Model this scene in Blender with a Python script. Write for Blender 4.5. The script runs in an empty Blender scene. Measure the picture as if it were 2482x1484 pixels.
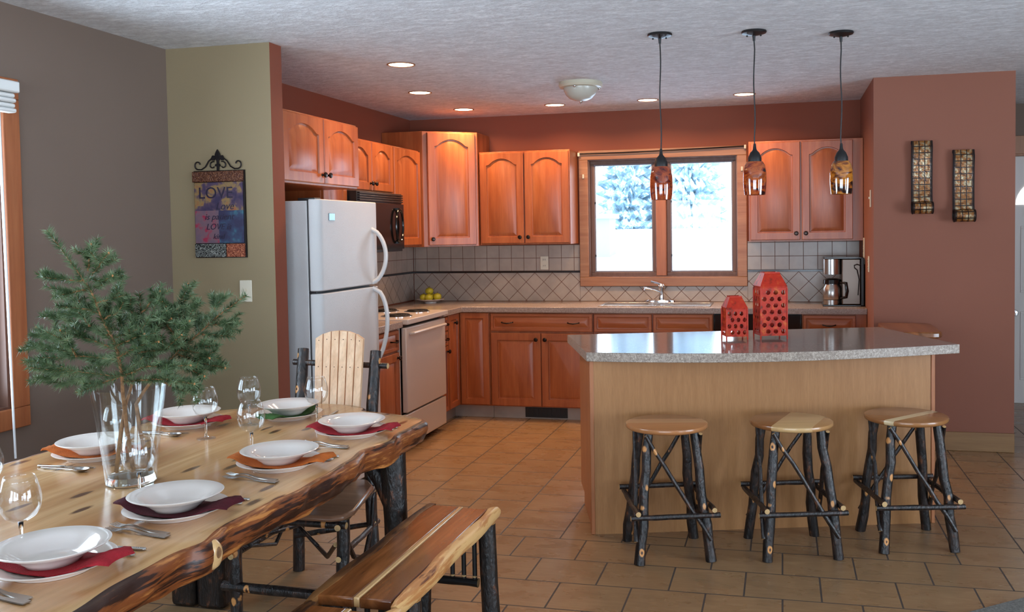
import bpy, bmesh, math, random
from mathutils import Vector, Matrix
random.seed(7)
R = math.radians
PI = math.pi
C = bpy.context.scene.collection
scn = bpy.context.scene

# ------------------------------------------------------------------ dimensions of the place (metres)
H = 2.518          # ceiling
YB = 7.738         # back wall of the kitchen
XL = -3.20         # left wall
XR = 0.607         # left face of the pillar wall
XR2 = 1.490        # right end of the pillar wall
YP = 6.639         # front of the pillar wall
CT = 0.914         # counter height

# ------------------------------------------------------------------ mesh helper
class MB:
    def __init__(s): s.v = []; s.f = []; s.m = []; s.T = Matrix()
    def _add(s, vs, fs, m=0):
        n = len(s.v)
        s.v += [tuple(s.T @ Vector(p)) for p in vs]
        for i, f in enumerate(fs):
            s.f.append(tuple(n + k for k in f)); s.m.append(m[i] if isinstance(m, (list, tuple)) else m)
        return s
    def box(s, x0, y0, z0, x1, y1, z1, m=0):
        v = [(x, y, z) for z in (z0, z1) for x, y in ((x0, y0), (x1, y0), (x1, y1), (x0, y1))]
        return s._add(v, [(3, 2, 1, 0), (4, 5, 6, 7), (0, 1, 5, 4), (1, 2, 6, 5), (2, 3, 7, 6), (3, 0, 4, 7)], m)
    def prism(s, poly, z0, z1, m=0, mc=None):
        n = len(poly); v = [(x, y, z0) for x, y in poly] + [(x, y, z1) for x, y in poly]
        f = [tuple(range(n - 1, -1, -1)), tuple(range(n, 2 * n))] + [(i, (i + 1) % n, n + (i + 1) % n, n + i) for i in range(n)]
        mm = [m if mc is None else mc] * 2 + [m] * n
        return s._add(v, f, mm)
    def tube(s, pts, r, seg=10, m=0, mc=None, cap=True, jit=0.0):
        P = [Vector(p) for p in pts]; n = len(P)
        rr = r if isinstance(r, (list, tuple)) else [r] * n
        prev = None; vs = []
        for i in range(n):
            t = (P[min(i + 1, n - 1)] - P[max(i - 1, 0)]).normalized()
            if prev is None:
                a = Vector((0, 0, 1)) if abs(t.z) < .9 else Vector((1, 0, 0))
                u = t.cross(a).normalized()
            else:
                u = (prev - t * prev.dot(t))
                u = u.normalized() if u.length > 1e-6 else t.orthogonal().normalized()
            w = t.cross(u); prev = u
            for k in range(seg):
                a = 2 * PI * k / seg; q = rr[i] * (1 + random.uniform(-jit, jit))
                vs.append(P[i] + (u * math.cos(a) + w * math.sin(a)) * q)
        fs = [(i * seg + k, i * seg + (k + 1) % seg, (i + 1) * seg + (k + 1) % seg, (i + 1) * seg + k) for i in range(n - 1) for k in range(seg)]
        mm = [m] * len(fs)
        if cap:
            fs += [tuple(range(seg - 1, -1, -1)), tuple((n - 1) * seg + k for k in range(seg))]
            mm += [m if mc is None else mc] * 2
        return s._add(vs, fs, mm)
    def lathe(s, prof, seg=32, c=(0, 0, 0), m=0, sx=1, sy=1, closed=False):
        vs = []; idx = []
        for r, z in prof:
            if r < 1e-6: idx.append([len(vs)] * seg); vs.append((c[0], c[1], c[2] + z))
            else:
                idx.append(list(range(len(vs), len(vs) + seg)))
                vs += [(c[0] + sx * r * math.cos(2 * PI * k / seg), c[1] + sy * r * math.sin(2 * PI * k / seg), c[2] + z) for k in range(seg)]
        fs = []; L = len(idx)
        for i in range(L if closed else L - 1):
            a, b = idx[i], idx[(i + 1) % L]
            for k in range(seg):
                j = (k + 1) % seg
                q = []
                for t in (a[k], a[j], b[j], b[k]):
                    if t not in q: q.append(t)
                if len(q) > 2: fs.append(tuple(q))
        return s._add(vs, fs, m)
    def ball(s, c, r, seg=14, rings=9, m=0, sz=1.0):
        return s.lathe([(r * math.sin(PI * i / rings), -r * sz * math.cos(PI * i / rings)) for i in range(rings + 1)], seg, c, m)
    def build(s, name, mat, parent=None, bev=0.0, ang=35, local=False, smooth=True, seg=2, recalc=True):
        me = bpy.data.meshes.new(name)
        vs = s.v
        if parent is not None and not local:
            t = parent
            while t.parent: t = t.parent
            Mi = (Matrix.Translation(t.location) @ t.rotation_euler.to_matrix().to_4x4()).inverted()
            vs = [tuple(Mi @ Vector(p)) for p in vs]
        me.from_pydata(vs, [], s.f)
        for mt in (mat if isinstance(mat, (list, tuple)) else [mat]): me.materials.append(mt)
        me.polygons.foreach_set('material_index', s.m)
        if recalc:
            b = bmesh.new(); b.from_mesh(me); bmesh.ops.recalc_face_normals(b, faces=b.faces); b.to_mesh(me); b.free()
        me.update()
        if smooth:
            me.polygons.foreach_set('use_smooth', [True] * len(me.polygons))
            me.set_sharp_from_angle(angle=R(ang))
        o = bpy.data.objects.new(name, me); C.objects.link(o)
        if parent is not None: o.parent = parent
        if bev:
            md = o.modifiers.new('bevel', 'BEVEL'); md.width = bev; md.segments = seg; md.limit_method = 'ANGLE'; md.angle_limit = R(40)
        return o

def tag(o, label=None, cat=None, group=None, kind=None):
    if label: o['label'] = label
    if cat: o['category'] = cat
    if group: o['group'] = group
    if kind: o['kind'] = kind
    return o
def thing(name, label, cat, loc=(0, 0, 0), rz=0.0, group=None):
    o = bpy.data.objects.new(name, None); C.objects.link(o)
    o.location = loc; o.rotation_euler = (0, 0, rz); o.empty_display_size = .1
    return tag(o, label, cat, group)
def struct(o): o['kind'] = 'structure'; return o
def dup(root, loc, rz=None, label=None, group=None):
    r = root.copy(); C.objects.link(r); r.location = loc
    if rz is not None: r.rotation_euler = (0, 0, rz)
    if label: r['label'] = label
    if group: r['group'] = group
    for ch in list(root.children):
        c = ch.copy(); C.objects.link(c); c.parent = r
        for g in list(ch.children):
            d = g.copy(); C.objects.link(d); d.parent = c
    return r

# ------------------------------------------------------------------ materials
def lin(c):
    def g(x):
        x /= 255.0
        return x / 12.92 if x <= .04045 else ((x + .055) / 1.055) ** 2.4
    return (g(c[0]), g(c[1]), g(c[2]), 1)
class NM:
    def __init__(s, name, rough=.5, metal=0, spec=.5, coat=0, coat_r=.05):
        s.m = bpy.data.materials.new(name); s.m.use_nodes = True; s.t = s.m.node_tree; s.n = s.t.nodes; s.l = s.t.links
        s.p = s.n['Principled BSDF']; s.p.inputs['Roughness'].default_value = rough; s.p.inputs['Metallic'].default_value = metal
        s.p.inputs['Specular IOR Level'].default_value = spec; s.p.inputs['Coat Weight'].default_value = coat; s.p.inputs['Coat Roughness'].default_value = coat_r
        s.out = s.n['Material Output']
    def node(s, t, **k):
        n = s.n.new(t)
        for a, b in k.items(): setattr(n, a, b)
        return n
    def coord(s, scale=(1, 1, 1), rot=(0, 0, 0), loc=(0, 0, 0), kind='Object'):
        tc = s.node('ShaderNodeTexCoord'); mp = s.node('ShaderNodeMapping')
        mp.inputs['Scale'].default_value = scale; mp.inputs['Rotation'].default_value = rot; mp.inputs['Location'].default_value = loc
        s.l.new(tc.outputs[kind], mp.inputs['Vector']); return mp.outputs['Vector']
    def noise(s, vec, scale=5, detail=3, rough=.5, dist=0):
        n = s.node('ShaderNodeTexNoise'); n.inputs['Scale'].default_value = scale; n.inputs['Detail'].default_value = detail
        n.inputs['Roughness'].default_value = rough; n.inputs['Distortion'].default_value = dist
        s.l.new(vec, n.inputs['Vector']); return n.outputs['Fac']
    def ramp(s, fac, stops, interp='LINEAR'):
        r = s.node('ShaderNodeValToRGB'); r.color_ramp.interpolation = interp; e = r.color_ramp.elements
        while len(e) < len(stops): e.new(.5)
        for k, (p, c) in enumerate(stops):
            e[k].position = p; e[k].color = lin(c) if not isinstance(c, float) else (c, c, c, 1)
        s.l.new(fac, r.inputs['Fac']); return r.outputs['Color']
    def mix(s, fac, a, b, mode='MIX'):
        n = s.node('ShaderNodeMix', data_type='RGBA', blend_type=mode)
        for i, x in ((0, fac), (6, a), (7, b)):
            if isinstance(x, (int, float)): n.inputs[i].default_value = x
            elif isinstance(x, tuple): n.inputs[i].default_value = x
            else: s.l.new(x, n.inputs[i])
        return n.outputs[2]
    def node_sep(s, c):
        n = s.node('ShaderNodeSeparateColor'); s.l.new(c, n.inputs[0]); return n.outputs[0]
    def math(s, op, a, b=None, c=None):
        n = s.node('ShaderNodeMath', operation=op)
        for i, x in enumerate((a, b, c)):
            if x is None: continue
            if isinstance(x, (int, float)): n.inputs[i].default_value = x
            else: s.l.new(x, n.inputs[i])
        return n.outputs[0]
    def bump(s, h, strength=.2, dist=.01):
        b = s.node('ShaderNodeBump'); b.inputs['Strength'].default_value = strength; b.inputs['Distance'].default_value = dist
        s.l.new(h, b.inputs['Height']); s.l.new(b.outputs['Normal'], s.p.inputs['Normal'])
    def base(s, x):
        if isinstance(x, tuple): s.p.inputs['Base Color'].default_value = x
        else: s.l.new(x, s.p.inputs['Base Color'])
def plain(name, c, rough=.5, metal=0, spec=.5, var=.0, scale=6, bump=0, bs=60, coat=0):
    k = NM(name, rough, metal, spec, coat); v = k.coord()
    c2 = tuple(max(0, x * (1 - var)) for x in c)
    k.base(k.ramp(k.noise(v, scale, 3), [(.3, c2), (.7, c)]) if var else lin(c))
    if bump: k.bump(k.noise(v, bs, 2), bump, .004)
    return k.m
def wood(name, dark, light, axis='z', s=1.0, rough=.35, spec=.5, knots=0, coat=0, kn=(70, 35, 20), streak=None, bump=.03, krare=.35, sr=(.5, .62)):
    k = NM(name, rough, 0, spec, coat, .12)
    sc = {'x': (.8, 11, 11), 'y': (11, .8, 11), 'z': (11, 11, .8)}[axis]
    v = k.coord(tuple(a * s for a in sc))
    a = k.noise(v, 1.6, 5, .55, .5)
    v2 = k.coord(tuple(a * s * 7 for a in sc)); b = k.noise(v2, 1.3, 3, .6)
    col = k.ramp(a, [(.28, dark), (.5, tuple((x + y) / 2 for x, y in zip(dark, light))), (.72, light)])
    fine = k.ramp(b, [(.3, .78), (.6, 1.0)])
    col = k.mix(.6, col, fine, 'MULTIPLY')
    if streak:
        v4 = k.coord(tuple(x * s * .35 for x in sc), loc=(3, 1, 2)); q = k.noise(v4, 1.3, 2, .4)
        col = k.mix(k.ramp(q, [(sr[0], 0.0), (sr[1], 1.0)]), col, lin(streak))
    if knots:
        vo = k.node('ShaderNodeTexVoronoi', feature='F1', voronoi_dimensions='2D'); vo.inputs['Scale'].default_value = knots
        ks = {'x': (1.6, 5, 1), 'y': (5, 1.5, 1), 'z': (5, 1.6, 1)}[axis]
        k.l.new(k.coord(ks, rot=(R(-90) if axis == 'z' else 0, 0, 0)), vo.inputs['Vector'])
        dd = k.math('ADD', vo.outputs['Distance'], k.math('MULTIPLY', k.math('SUBTRACT', b, .5), .12))
        rare = k.math('GREATER_THAN', k.node_sep(vo.outputs['Color']), krare)
        f = k.math('MULTIPLY', k.ramp(dd, [(.07, 1.0), (.15, 0.0)]), rare)
        col = k.mix(f, col, lin(kn))
    k.base(col); k.bump(b, bump, .002); return k.m

def wallmat(name, c):
    k = NM(name, .75, 0, .25); v = k.coord()
    k.base(k.ramp(k.noise(v, 1.2, 2), [(.3, tuple(x * .96 for x in c)), (.7, c)]))
    k.bump(k.noise(v, 160, 2), .12, .002); return k.m
M = {}
M['taupe'] = wallmat('wall_paint_grazing_light', (122, 106, 95))  # bluish grazing light on the left wall is put into this tone
M['olive'] = wallmat('wall_paint_direct_light', (150, 134, 105))  # same paint as the left wall, its different light put into the colour
M['red'] = wallmat('terracotta_paint', (136, 76, 57))
M['pil'] = wallmat('brick_rose_paint', (142, 92, 75))
def ceilmat():
    k = NM('knockdown_ceiling', .85, 0, .2); v = k.coord((1, 1.0, 1))
    a = k.noise(k.coord((7, 16, 10)), 1.5, 5, .62, .5); b = k.noise(k.coord((26, 60, 30)), 1.5, 4, .7)
    f = k.mix(.5, a, b)
    k.base(k.ramp(f, [(.38, (204, 205, 208)), (.52, (226, 230, 234)), (.62, (244, 248, 252))]))
    k.bump(k.ramp(f, [(.42, 0.0), (.58, 1.0)]), .55, .010); return k.m
M['ceil'] = ceilmat()
def floormat():
    k = NM('floor_tile', .27, 0, .5)
    tc = k.node('ShaderNodeTexCoord'); sp = k.node('ShaderNodeSeparateXYZ'); k.l.new(tc.outputs['Object'], sp.inputs[0])
    X, Y = sp.outputs['X'], sp.outputs['Y']
    def brick(u, v, rh):
        c = k.node('ShaderNodeCombineXYZ'); k.l.new(u, c.inputs[0]); k.l.new(v, c.inputs[1])
        b = k.node('ShaderNodeTexBrick'); b.offset = .5; b.offset_frequency = 2; b.squash = 1
        for n, x in (('Scale', 1), ('Mortar Size', .0042), ('Mortar Smooth', .2), ('Bias', 0), ('Brick Width', .31), ('Row Height', rh)): b.inputs[n].default_value = x
        b.inputs['Color1'].default_value = (0, 0, 0, 1); b.inputs['Color2'].default_value = (1, 1, 1, 1)
        k.l.new(c.outputs[0], b.inputs['Vector']); return b
    b1 = brick(k.math('ADD', X, .935), k.math('ADD', Y, -3.825 + 20 * .277), .277)
    b2 = brick(k.math('ADD', Y, 3.1), k.math('ADD', X, 1.99 + 20 * .3065), .3065)
    sel = k.math('GREATER_THAN', Y, 4.384)
    col = k.mix(sel, b1.outputs['Color'], b2.outputs['Color']); mor = k.mix(sel, b1.outputs['Fac'], b2.outputs['Fac'])
    n1 = k.noise(k.coord((5, 9, 1)), 1, 3, .5, .2); n2 = k.noise(k.coord((10, 55, 1)), 1, 4, .6)
    nn = k.mix(.62, n1, n2)
    c = k.ramp(nn, [(.3, (140, 108, 76)), (.5, (150, 117, 83)), (.72, (166, 134, 98))])
    tint = k.ramp(col, [(0.0, .90), (1.0, 1.0)])
    c = k.mix(1.0, c, tint, 'MULTIPLY')
    c = k.mix(mor, c, lin((70, 60, 54))); k.base(c)
    r = k.mix(mor, k.ramp(n1, [(.3, .24), (.7, .34)]), (.7, .7, .7, 1)); k.l.new(r, k.p.inputs['Roughness'])
    k.bump(k.math('SUBTRACT', 1.0, mor), .35, .003); return k.m
M['floor'] = floormat()
CABD, CABL = (144, 72, 37), (178, 103, 60)
for ax in 'xyz': M['cab' + ax] = wood('cabinet_wood_' + ax, CABD, CABL, ax, 1.0, .32, .5)
M['cabin'] = plain('cabinet_inside', (120, 70, 45), .6)
M['trimx'] = wood('oak_trim_x', (146, 94, 64), (178, 130, 96), 'x', .9, .4)
M['trimz'] = wood('oak_trim_z', (146, 94, 64), (178, 130, 96), 'z', .9, .4)
M['trimy'] = wood('oak_trim_y', (150, 84, 50), (178, 112, 72), 'y', .9, .4)
M['trimzd'] = wood('oak_trim_left', (150, 84, 50), (178, 112, 72), 'z', .9, .4)
M['base'] = wood('baseboard_oak', (122, 88, 54), (150, 114, 74), 'x', .8, .45)
M['ply'] = wood('maple_ply', (160, 110, 64), (174, 124, 76), 'z', 2.6, .45, bump=.01)
M['plyedge'] = wood('maple_edge', (164, 100, 62), (184, 120, 78), 'z', 1, .4)
def lam(name, dark, light, rough):
    k = NM(name, rough, 0, .38); v = k.coord()
    a = k.noise(v, 320, 2, .7); b = k.noise(v, 90, 2, .6)
    f = k.mix(.4, a, b)
    k.base(k.ramp(f, [(.36, dark), (.5, tuple((x + y) / 2 for x, y in zip(dark, light))), (.6, light)])); return k.m
M['lam'] = lam('laminate_counter', (128, 110, 102), (176, 160, 150), .2)
M['lamtop'] = lam('laminate_island', (108, 94, 88), (156, 144, 136), .11)
M['lamtop'].node_tree.nodes['Principled BSDF'].inputs['Specular IOR Level'].default_value = .22
M['lamedge'] = lam('laminate_edge', (112, 98, 88), (190, 176, 162), .35)
M['tile'] = plain('backsplash_tile', (176, 162, 150), .28, var=.1, scale=7, bump=.15, bs=30)
M['tile2'] = plain('backsplash_tile_pale', (190, 178, 168), .28, var=.1, scale=7, bump=.15, bs=30)
M['grout'] = plain('grout', (110, 72, 56), .8)
M['liner'] = plain('black_liner_tile', (26, 20, 20), .2)
M['white'] = plain('appliance_white', (202, 202, 202), .33, var=.02, bump=.35, bs=420)
M['whites'] = plain('appliance_white_smooth', (208, 208, 208), .25)
M['bisque'] = plain('range_white', (196, 182, 174), .28)
M['gask'] = plain('gasket_grey', (60, 60, 62), .6)
M['black'] = plain('black_gloss', (16, 15, 16), .15)
M['blackm'] = plain('black_satin', (22, 22, 24), .4)
M['iron'] = plain('wrought_iron', (34, 28, 30), .45, .6)
M['coil'] = plain('burner_coil', (30, 26, 26), .5, .3)
M['chrome'] = plain('chrome', (220, 220, 222), .12, 1)
M['steel'] = plain('stainless', (180, 176, 172), .26, 1)
M['steeld'] = plain('stainless_dark_reflection', (112, 100, 92), .38, 1)  # brown reflection on the coffee maker's side is painted into the metal colour
M['bronze'] = plain('knob_bronze', (48, 38, 34), .25, .8)
M['badge'] = plain('badge_metal', (120, 140, 150), .3, .8)
M['cream'] = plain('cream_plastic', (214, 206, 186), .4)
M['slot'] = plain('dark_slot', (30, 28, 26), .6)
M['door'] = plain('hall_door_paint', (222, 216, 212), .45)
M['ceram'] = plain('white_ceramic', (232, 222, 214), .08, spec=.6, coat=.3)
for n, c in (('nred', (164, 38, 48)), ('nmar', (78, 24, 34)), ('nora', (196, 104, 44)), ('ngrn', (62, 96, 48))):
    M[n] = plain('cloth_' + n, c, .85, spec=.2, var=.15, scale=30, bump=.5, bs=300)
M['apple'] = plain('yellow_apple_skin', (196, 186, 50), .25, var=.25, scale=14)
M['stemb'] = plain('apple_stem', (70, 50, 30), .7)
M['blind'] = plain('blind_fabric', (226, 228, 226), .7)
M['cordw'] = plain('blind_cord_white', (232, 236, 240), .4)
M['sash'] = wood('window_sash', (96, 66, 54), (120, 86, 72), 'z', 1, .45)
M['sashg'] = plain('sash_liner_grey', (120, 112, 118), .5)
M['trimring'] = plain('can_trim_glow', (150, 104, 74), .5)  # the lamp's orange glow on the rim is painted as a copper tone
M['rug'] = plain('grey_mat', (128, 126, 120), .95, var=.3, scale=120, bump=.8, bs=200)
M['dome'] = plain('frosted_glass', (190, 188, 176), .25, var=.05)
M['domer'] = plain('dome_rim', (196, 190, 170), .4)
def bark(name, dk=(17, 14, 14), md=(50, 38, 34), knots=13, kc=(214, 150, 88)):
    k = NM(name, .38, 0, .6); v = k.coord((1, 1, .5))
    a = k.noise(v, 38, 4, .6, .4)
    c = k.ramp(a, [(.42, dk), (.6, md), (.68, (92, 56, 38)), (.75, (120, 76, 48))])
    vo = k.node('ShaderNodeTexVoronoi', feature='F1'); vo.inputs['Scale'].default_value = knots; k.l.new(k.coord((1, 1, .7)), vo.inputs['Vector'])
    d = k.math('ADD', vo.outputs['Distance'], k.math('MULTIPLY', k.math('SUBTRACT', a, .5), .22))
    f = k.ramp(d, [(.14, 1.0), (.185, 0.0)]); f2 = k.ramp(d, [(.05, 1.0), (.075, 0.0)])
    c = k.mix(f, c, lin(kc)); c = k.mix(f2, c, lin((60, 32, 22)))
    k.base(c); k.bump(k.mix(.5, a, k.noise(k.coord((1, 1, .35)), 130, 3)), .9, .006); return k.m
M['bark'] = bark('hickory_bark'); M['barkd'] = bark('dark_bark', (14, 11, 11), (36, 26, 22), 2.2)
M['barkr'] = bark('furrowed_bark', (22, 16, 14), (58, 42, 34), 3)
M['cut'] = plain('peeled_cut_wood', (214, 176, 122), .5, var=.15, scale=40)
for n, a, b in (('seatA', (176, 128, 88), (196, 150, 108)), ('seatB', (160, 108, 64), (206, 168, 118))):
    M[n] = wood('stool_' + n, a, b, 'x', .5, .28)
def seatmat(name, ang, bands):
    k = NM(name, .25, 0, .5, .3, .1); v = k.coord((3, 34, 3), rot=(0, 0, R(ang))); a = k.noise(v, 1.4, 4, .6)
    sp = k.node('ShaderNodeSeparateXYZ'); k.l.new(k.coord(rot=(0, 0, R(ang))), sp.inputs[0]); col = None
    for lim, c in bands:
        cc = k.mix(a, lin(tuple(x * .86 for x in c)), lin(c)); col = cc if col is None else k.mix(k.math('GREATER_THAN', k.math('ADD', sp.outputs['Y'], k.math('MULTIPLY', sp.outputs['X'], .06)), lim), col, cc)
    k.base(col); return k.m
M['seatA'] = seatmat('stool_seat_honey', 4, [(-1, (190, 128, 80)), (-.02, (204, 150, 104)), (.07, (182, 126, 82))])
M['seatB'] = seatmat('stool_seat_wedge', -62, [(-1, (196, 146, 94)), (-.13, (220, 180, 126)), (.045, (150, 96, 56))])
M['seatD'] = seatmat('stool_seat_stripe', -38, [(-1, (170, 116, 70)), (-.06, (232, 206, 162)), (-.015, (160, 104, 62))])
M['seatC'] = wood('chair_seat_wood', (120, 84, 64), (160, 124, 100), 'x', .6, .22)
M['pale'] = wood('pale_plank', (196, 158, 106), (222, 190, 140), 'y', .5, .28)
M['slat'] = wood('chair_slat_pine', (206, 158, 118), (238, 202, 166), 'z', 1.3, .4, knots=1.1, kn=(110, 50, 36), bump=.01)
M['table'] = wood('pine_table_top', (178, 126, 78), (228, 186, 134), 'y', .62, .2, .6, knots=2.0, kn=(84, 52, 34), coat=.3, streak=(178, 124, 74), bump=.01, krare=.45)
M['bench'] = wood('cedar_bench', (104, 58, 28), (186, 118, 66), 'y', .9, .2, .6, coat=.3, bump=.01, streak=(98, 50, 24), sr=(.57, .64))
M['sap'] = wood('sapwood_stripe', (206, 160, 104), (228, 190, 136), 'y', .5, .22, coat=.3, bump=.01)
def liveedge(name, light=(190, 124, 64), mid=(124, 66, 30), dark=(46, 22, 12), sc=1.0, thr=0.0):
    k = NM(name, .42, 0, .4, .1, .15)
    a = k.noise(k.coord((7 * sc, 1.9 * sc, 30 * sc)), 1.2, 5, .62, .5); b = k.noise(k.coord((40, 7, 80)), 1, 3, .6, .3)
    f = k.mix(.3, a, b)
    c = k.ramp(f, [(.38 + thr, light), (.445 + thr, mid), (.49 + thr, mid), (.53 + thr, dark)])
    k.base(c); k.bump(f, .35, .008); return k.m
M['live'] = liveedge('live_edge_bark'); M['liveb'] = liveedge('bench_live_edge', (222, 176, 116), (190, 128, 74), (100, 50, 26), 1.1, .10)
M['livel'] = liveedge('bench_live_edge_brown', (150, 104, 60), (112, 72, 40), (60, 36, 22), 1.1, .05)
M['twig'] = plain('spruce_twig_bark', (158, 112, 70), .7, var=.3, scale=60)
M['twigt'] = plain('spruce_bud', (176, 122, 72), .6)
k = NM('spruce_needles', .5, 0, .4); k.base(k.ramp(k.noise(k.coord(), 26, 3), [(.35, (58, 80, 48)), (.5, (86, 108, 72)), (.68, (128, 146, 110))])); M['needle'] = k.m
def amber(name, cols, seed):
    k = NM(name, .07, 0, .8, .6, .03); v = k.coord((1, 1, 2.2), loc=(seed, seed * 2, 0)); a = k.noise(v, 12, 4, .6, 1.2)
    k.base(k.ramp(a, [(.34, (30, 16, 16)), (.44, cols[0]), (.55, cols[1]), (.68, cols[2])]))
    return k.m
def thinglass(name, tint=(.97, .985, .985), rough=0.0, boost=1.0):
    m = bpy.data.materials.new(name); m.use_nodes = True; t = m.node_tree; t.nodes.clear()
    o = t.nodes.new('ShaderNodeOutputMaterial'); mx = t.nodes.new('ShaderNodeMixShader'); tr = t.nodes.new('ShaderNodeBsdfTransparent')
    gl = t.nodes.new('ShaderNodeBsdfGlossy'); fr = t.nodes.new('ShaderNodeLayerWeight'); fr.inputs[0].default_value = .5; pw = t.nodes.new('ShaderNodeMath'); pw.operation = 'POWER'; pw.inputs[1].default_value = 4.2; ml = t.nodes.new('ShaderNodeMath'); ml.operation = 'MULTIPLY_ADD'; ml.inputs[1].default_value = .5; ml.inputs[2].default_value = .04 * boost; ml.use_clamp = True
    tr.inputs[0].default_value = (*tint, 1); gl.inputs['Roughness'].default_value = rough; 
    t.links.new(fr.outputs['Facing'], pw.inputs[0]); t.links.new(pw.outputs[0], ml.inputs[0]); t.links.new(ml.outputs[0], mx.inputs[0]); t.links.new(tr.outputs[0], mx.inputs[1]); t.links.new(gl.outputs[0], mx.inputs[2]); t.links.new(mx.outputs[0], o.inputs[0]); return m
M['pane'] = thinglass('window_glass'); M['wine'] = thinglass('wine_glass', (.975, .98, .98), 0, 1.2); M['vase'] = thinglass('vase_glass', (.95, .965, .965), 0.0, 1.5)
k = NM('solid_clear_glass', .0, 0, .5); k.base((.95, .99, .98, 1)); k.p.inputs['Transmission Weight'].default_value = 1; M['glass'] = k.m
def emis(name, c, s):
    k = NM(name); k.base(lin((255, 240, 220))); k.p.inputs['Emission Color'].default_value = c; k.p.inputs['Emission Strength'].default_value = s; return k.m
M['bulb'] = emis('warm_lamp', (1.0, .80, .56, 1), 9)
CAN, SKY, EXPO = 9.5, 14.0, 0.0
# ------------------------------------------------------------------ the shell
XE, YR = 4.6, -3.2          # right and rear walls of the living room (behind the camera)
struct(MB().box(XL - .2, YR - .2, -.12, XE + .2, 9.4, 0).build('floor', M['floor'], smooth=False))
struct(MB().box(XL - .2, YR - .2, H, XE + .2, 9.4, H + .15).build('ceiling', M['ceil'], smooth=False))
def wall_holes(name, mat, axis, a0, a1, p0, p1, holes, z0=0.0, z1=H):
    """wall slab; axis 'x' runs along x with thickness p0..p1 in y; holes = [(a,b,za,zb)]"""
    mb = MB(); cur = a0
    def bx(a, b, za, zb):
        if b - a < 1e-4 or zb - za < 1e-4: return
        if axis == 'x': mb.box(a, p0, za, b, p1, zb)
        else: mb.box(p0, a, za, p1, b, zb)
    for (a, b, za, zb) in sorted(holes):
        bx(cur, a, z0, z1); bx(a, b, z0, za); bx(a, b, zb, z1); cur = b
    bx(cur, a1, z0, z1)
    return struct(mb.build(name, mat, smooth=False))
KW = (-1.597, -0.350, 1.118, 2.116)     # kitchen window opening
wall_holes('wall_back', M['red'], 'x', XL, XR, YB, YB + .16, [KW])
LW = (1.55, 3.262, .79, 2.115)           # dining window opening
o = wall_holes('wall_left', M['taupe'], 'y', YR, 4.376, XL - .16, XL, [LW])
struct(MB().box(XL - .16, 4.376, 0, XL, YB + .16, H).build('wall_left_kitchen', M['red'], smooth=False))
mb = MB().box(XL, 4.376, 0, -2.583, 4.493, H, [0, 0, 0, 1, 1, 0]); struct(mb.build('wall_partition', [M['olive'], M['red']], smooth=False))
struct(MB().box(XR, YP, 0, XR2, 9.4, H).build('wall_pillar', M['pil'], smooth=False))
wall_holes('wall_hall', M['taupe'], 'x', XR2, XE, 8.45, 8.6, [(1.80, 2.74, 0, 2.15)])
RW = [(-2.4, -1.15, .35, 2.15), (-.85, .40, .35, 2.15), (.70, 1.95, .35, 2.15)]
wall_holes('wall_rear', M['taupe'], 'x', XL, XE, YR - .16, YR, RW)
EW = [(-1.6, .2, .5, 2.15), (1.4, 3.6, .2, 2.15)]
wall_holes('wall_right', M['taupe'], 'y', YR, 9.4, XE, XE + .16, EW)

def frame_ring(mb, axis, a0, a1, z0, z1, w, p0, p1, m=0):
    for (x0, x1, y0, y1) in ((a0, a1, z0, z0 + w), (a0, a1, z1 - w, z1), (a0, a0 + w, z0 + w, z1 - w), (a1 - w, a1, z0 + w, z1 - w)):
        if axis == 'x': mb.box(x0, p0, y0, x1, p1, y1, m)
        else: mb.box(p0, x0, y0, p1, x1, y1, m)
# kitchen window
w1 = thing('window_1', None, None, (-.973, YB, 1.04)); w1['kind'] = 'structure'
mb = MB(); frame_ring(mb, 'x', -1.672, -.275, 1.043, 2.191, .078, YB - .024, YB)
mb.build('window_trim', M['trimx'], w1, bev=.004)
mb = MB(); frame_ring(mb, 'x', -1.597, -.350, 1.118, 2.116, .012, YB - .006, YB + .14)
mb.build('window_jamb', M['sash'], w1); MB().box(-1.022, YB - .004, 1.131, -.938, YB + .13, 2.103).build('mullion', M['trimzd'], w1, bev=.003)
for a, b in ((-1.586, -1.022), (-.938, -.361)):
    mb = MB(); frame_ring(mb, 'x', a, b, 1.128, 2.106, .030, YB + .05, YB + .095)
    sash = mb.build('sash', M['sash'], w1, bev=.003)
    mb = MB(); frame_ring(mb, 'x', a + .030, b - .030, 1.158, 2.076, .012, YB + .056, YB + .085); mb.build('sash_liner', M['sashg'], sash)
    MB().box(a + .04, YB + .07, 1.168, b - .04, YB + .072, 2.066).build('pane', M['pane'], sash, smooth=False)
    for zz in (1.3, 1.75):
        MB().box(a + .036, YB + .045, zz - .008, a + .046, YB + .06, zz + .008).build('latch', M['bronze'], w1)
t = thing('curtain_rod', 'thin dark wire curtain rod strung across the top of the kitchen window trim', 'curtain rod', (-.97, YB - .03, 2.17))
MB().tube([(-1.665, YB - .045, 2.165), (-1.3, YB - .045, 2.163), (-.95, YB - .045, 2.168), (-.6, YB - .045, 2.174), (-.285, YB - .045, 2.182)], .006, 8).build('wire', M['iron'], t)
for x, z in ((-1.665, 2.165), (-.285, 2.182)):
    MB().box(x - .009, YB - .055, z - .022, x + .009, YB - .024, z + .01).build('bracket', M['cream'], t, bev=.003)
for x, z, lb in ((-1.632, 1.975, 'small white hook on the left side of the kitchen window trim'), (-.312, 2.0, 'small white hook on the right side of the kitchen window trim')):
    tag(MB().box(x - .008, YB - .036, z - .018, x + .008, YB - .0245, z + .018).build('trim_hook', M['cream'], bev=.003), lb, 'hook', 'hooks on the kitchen window trim')
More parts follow.
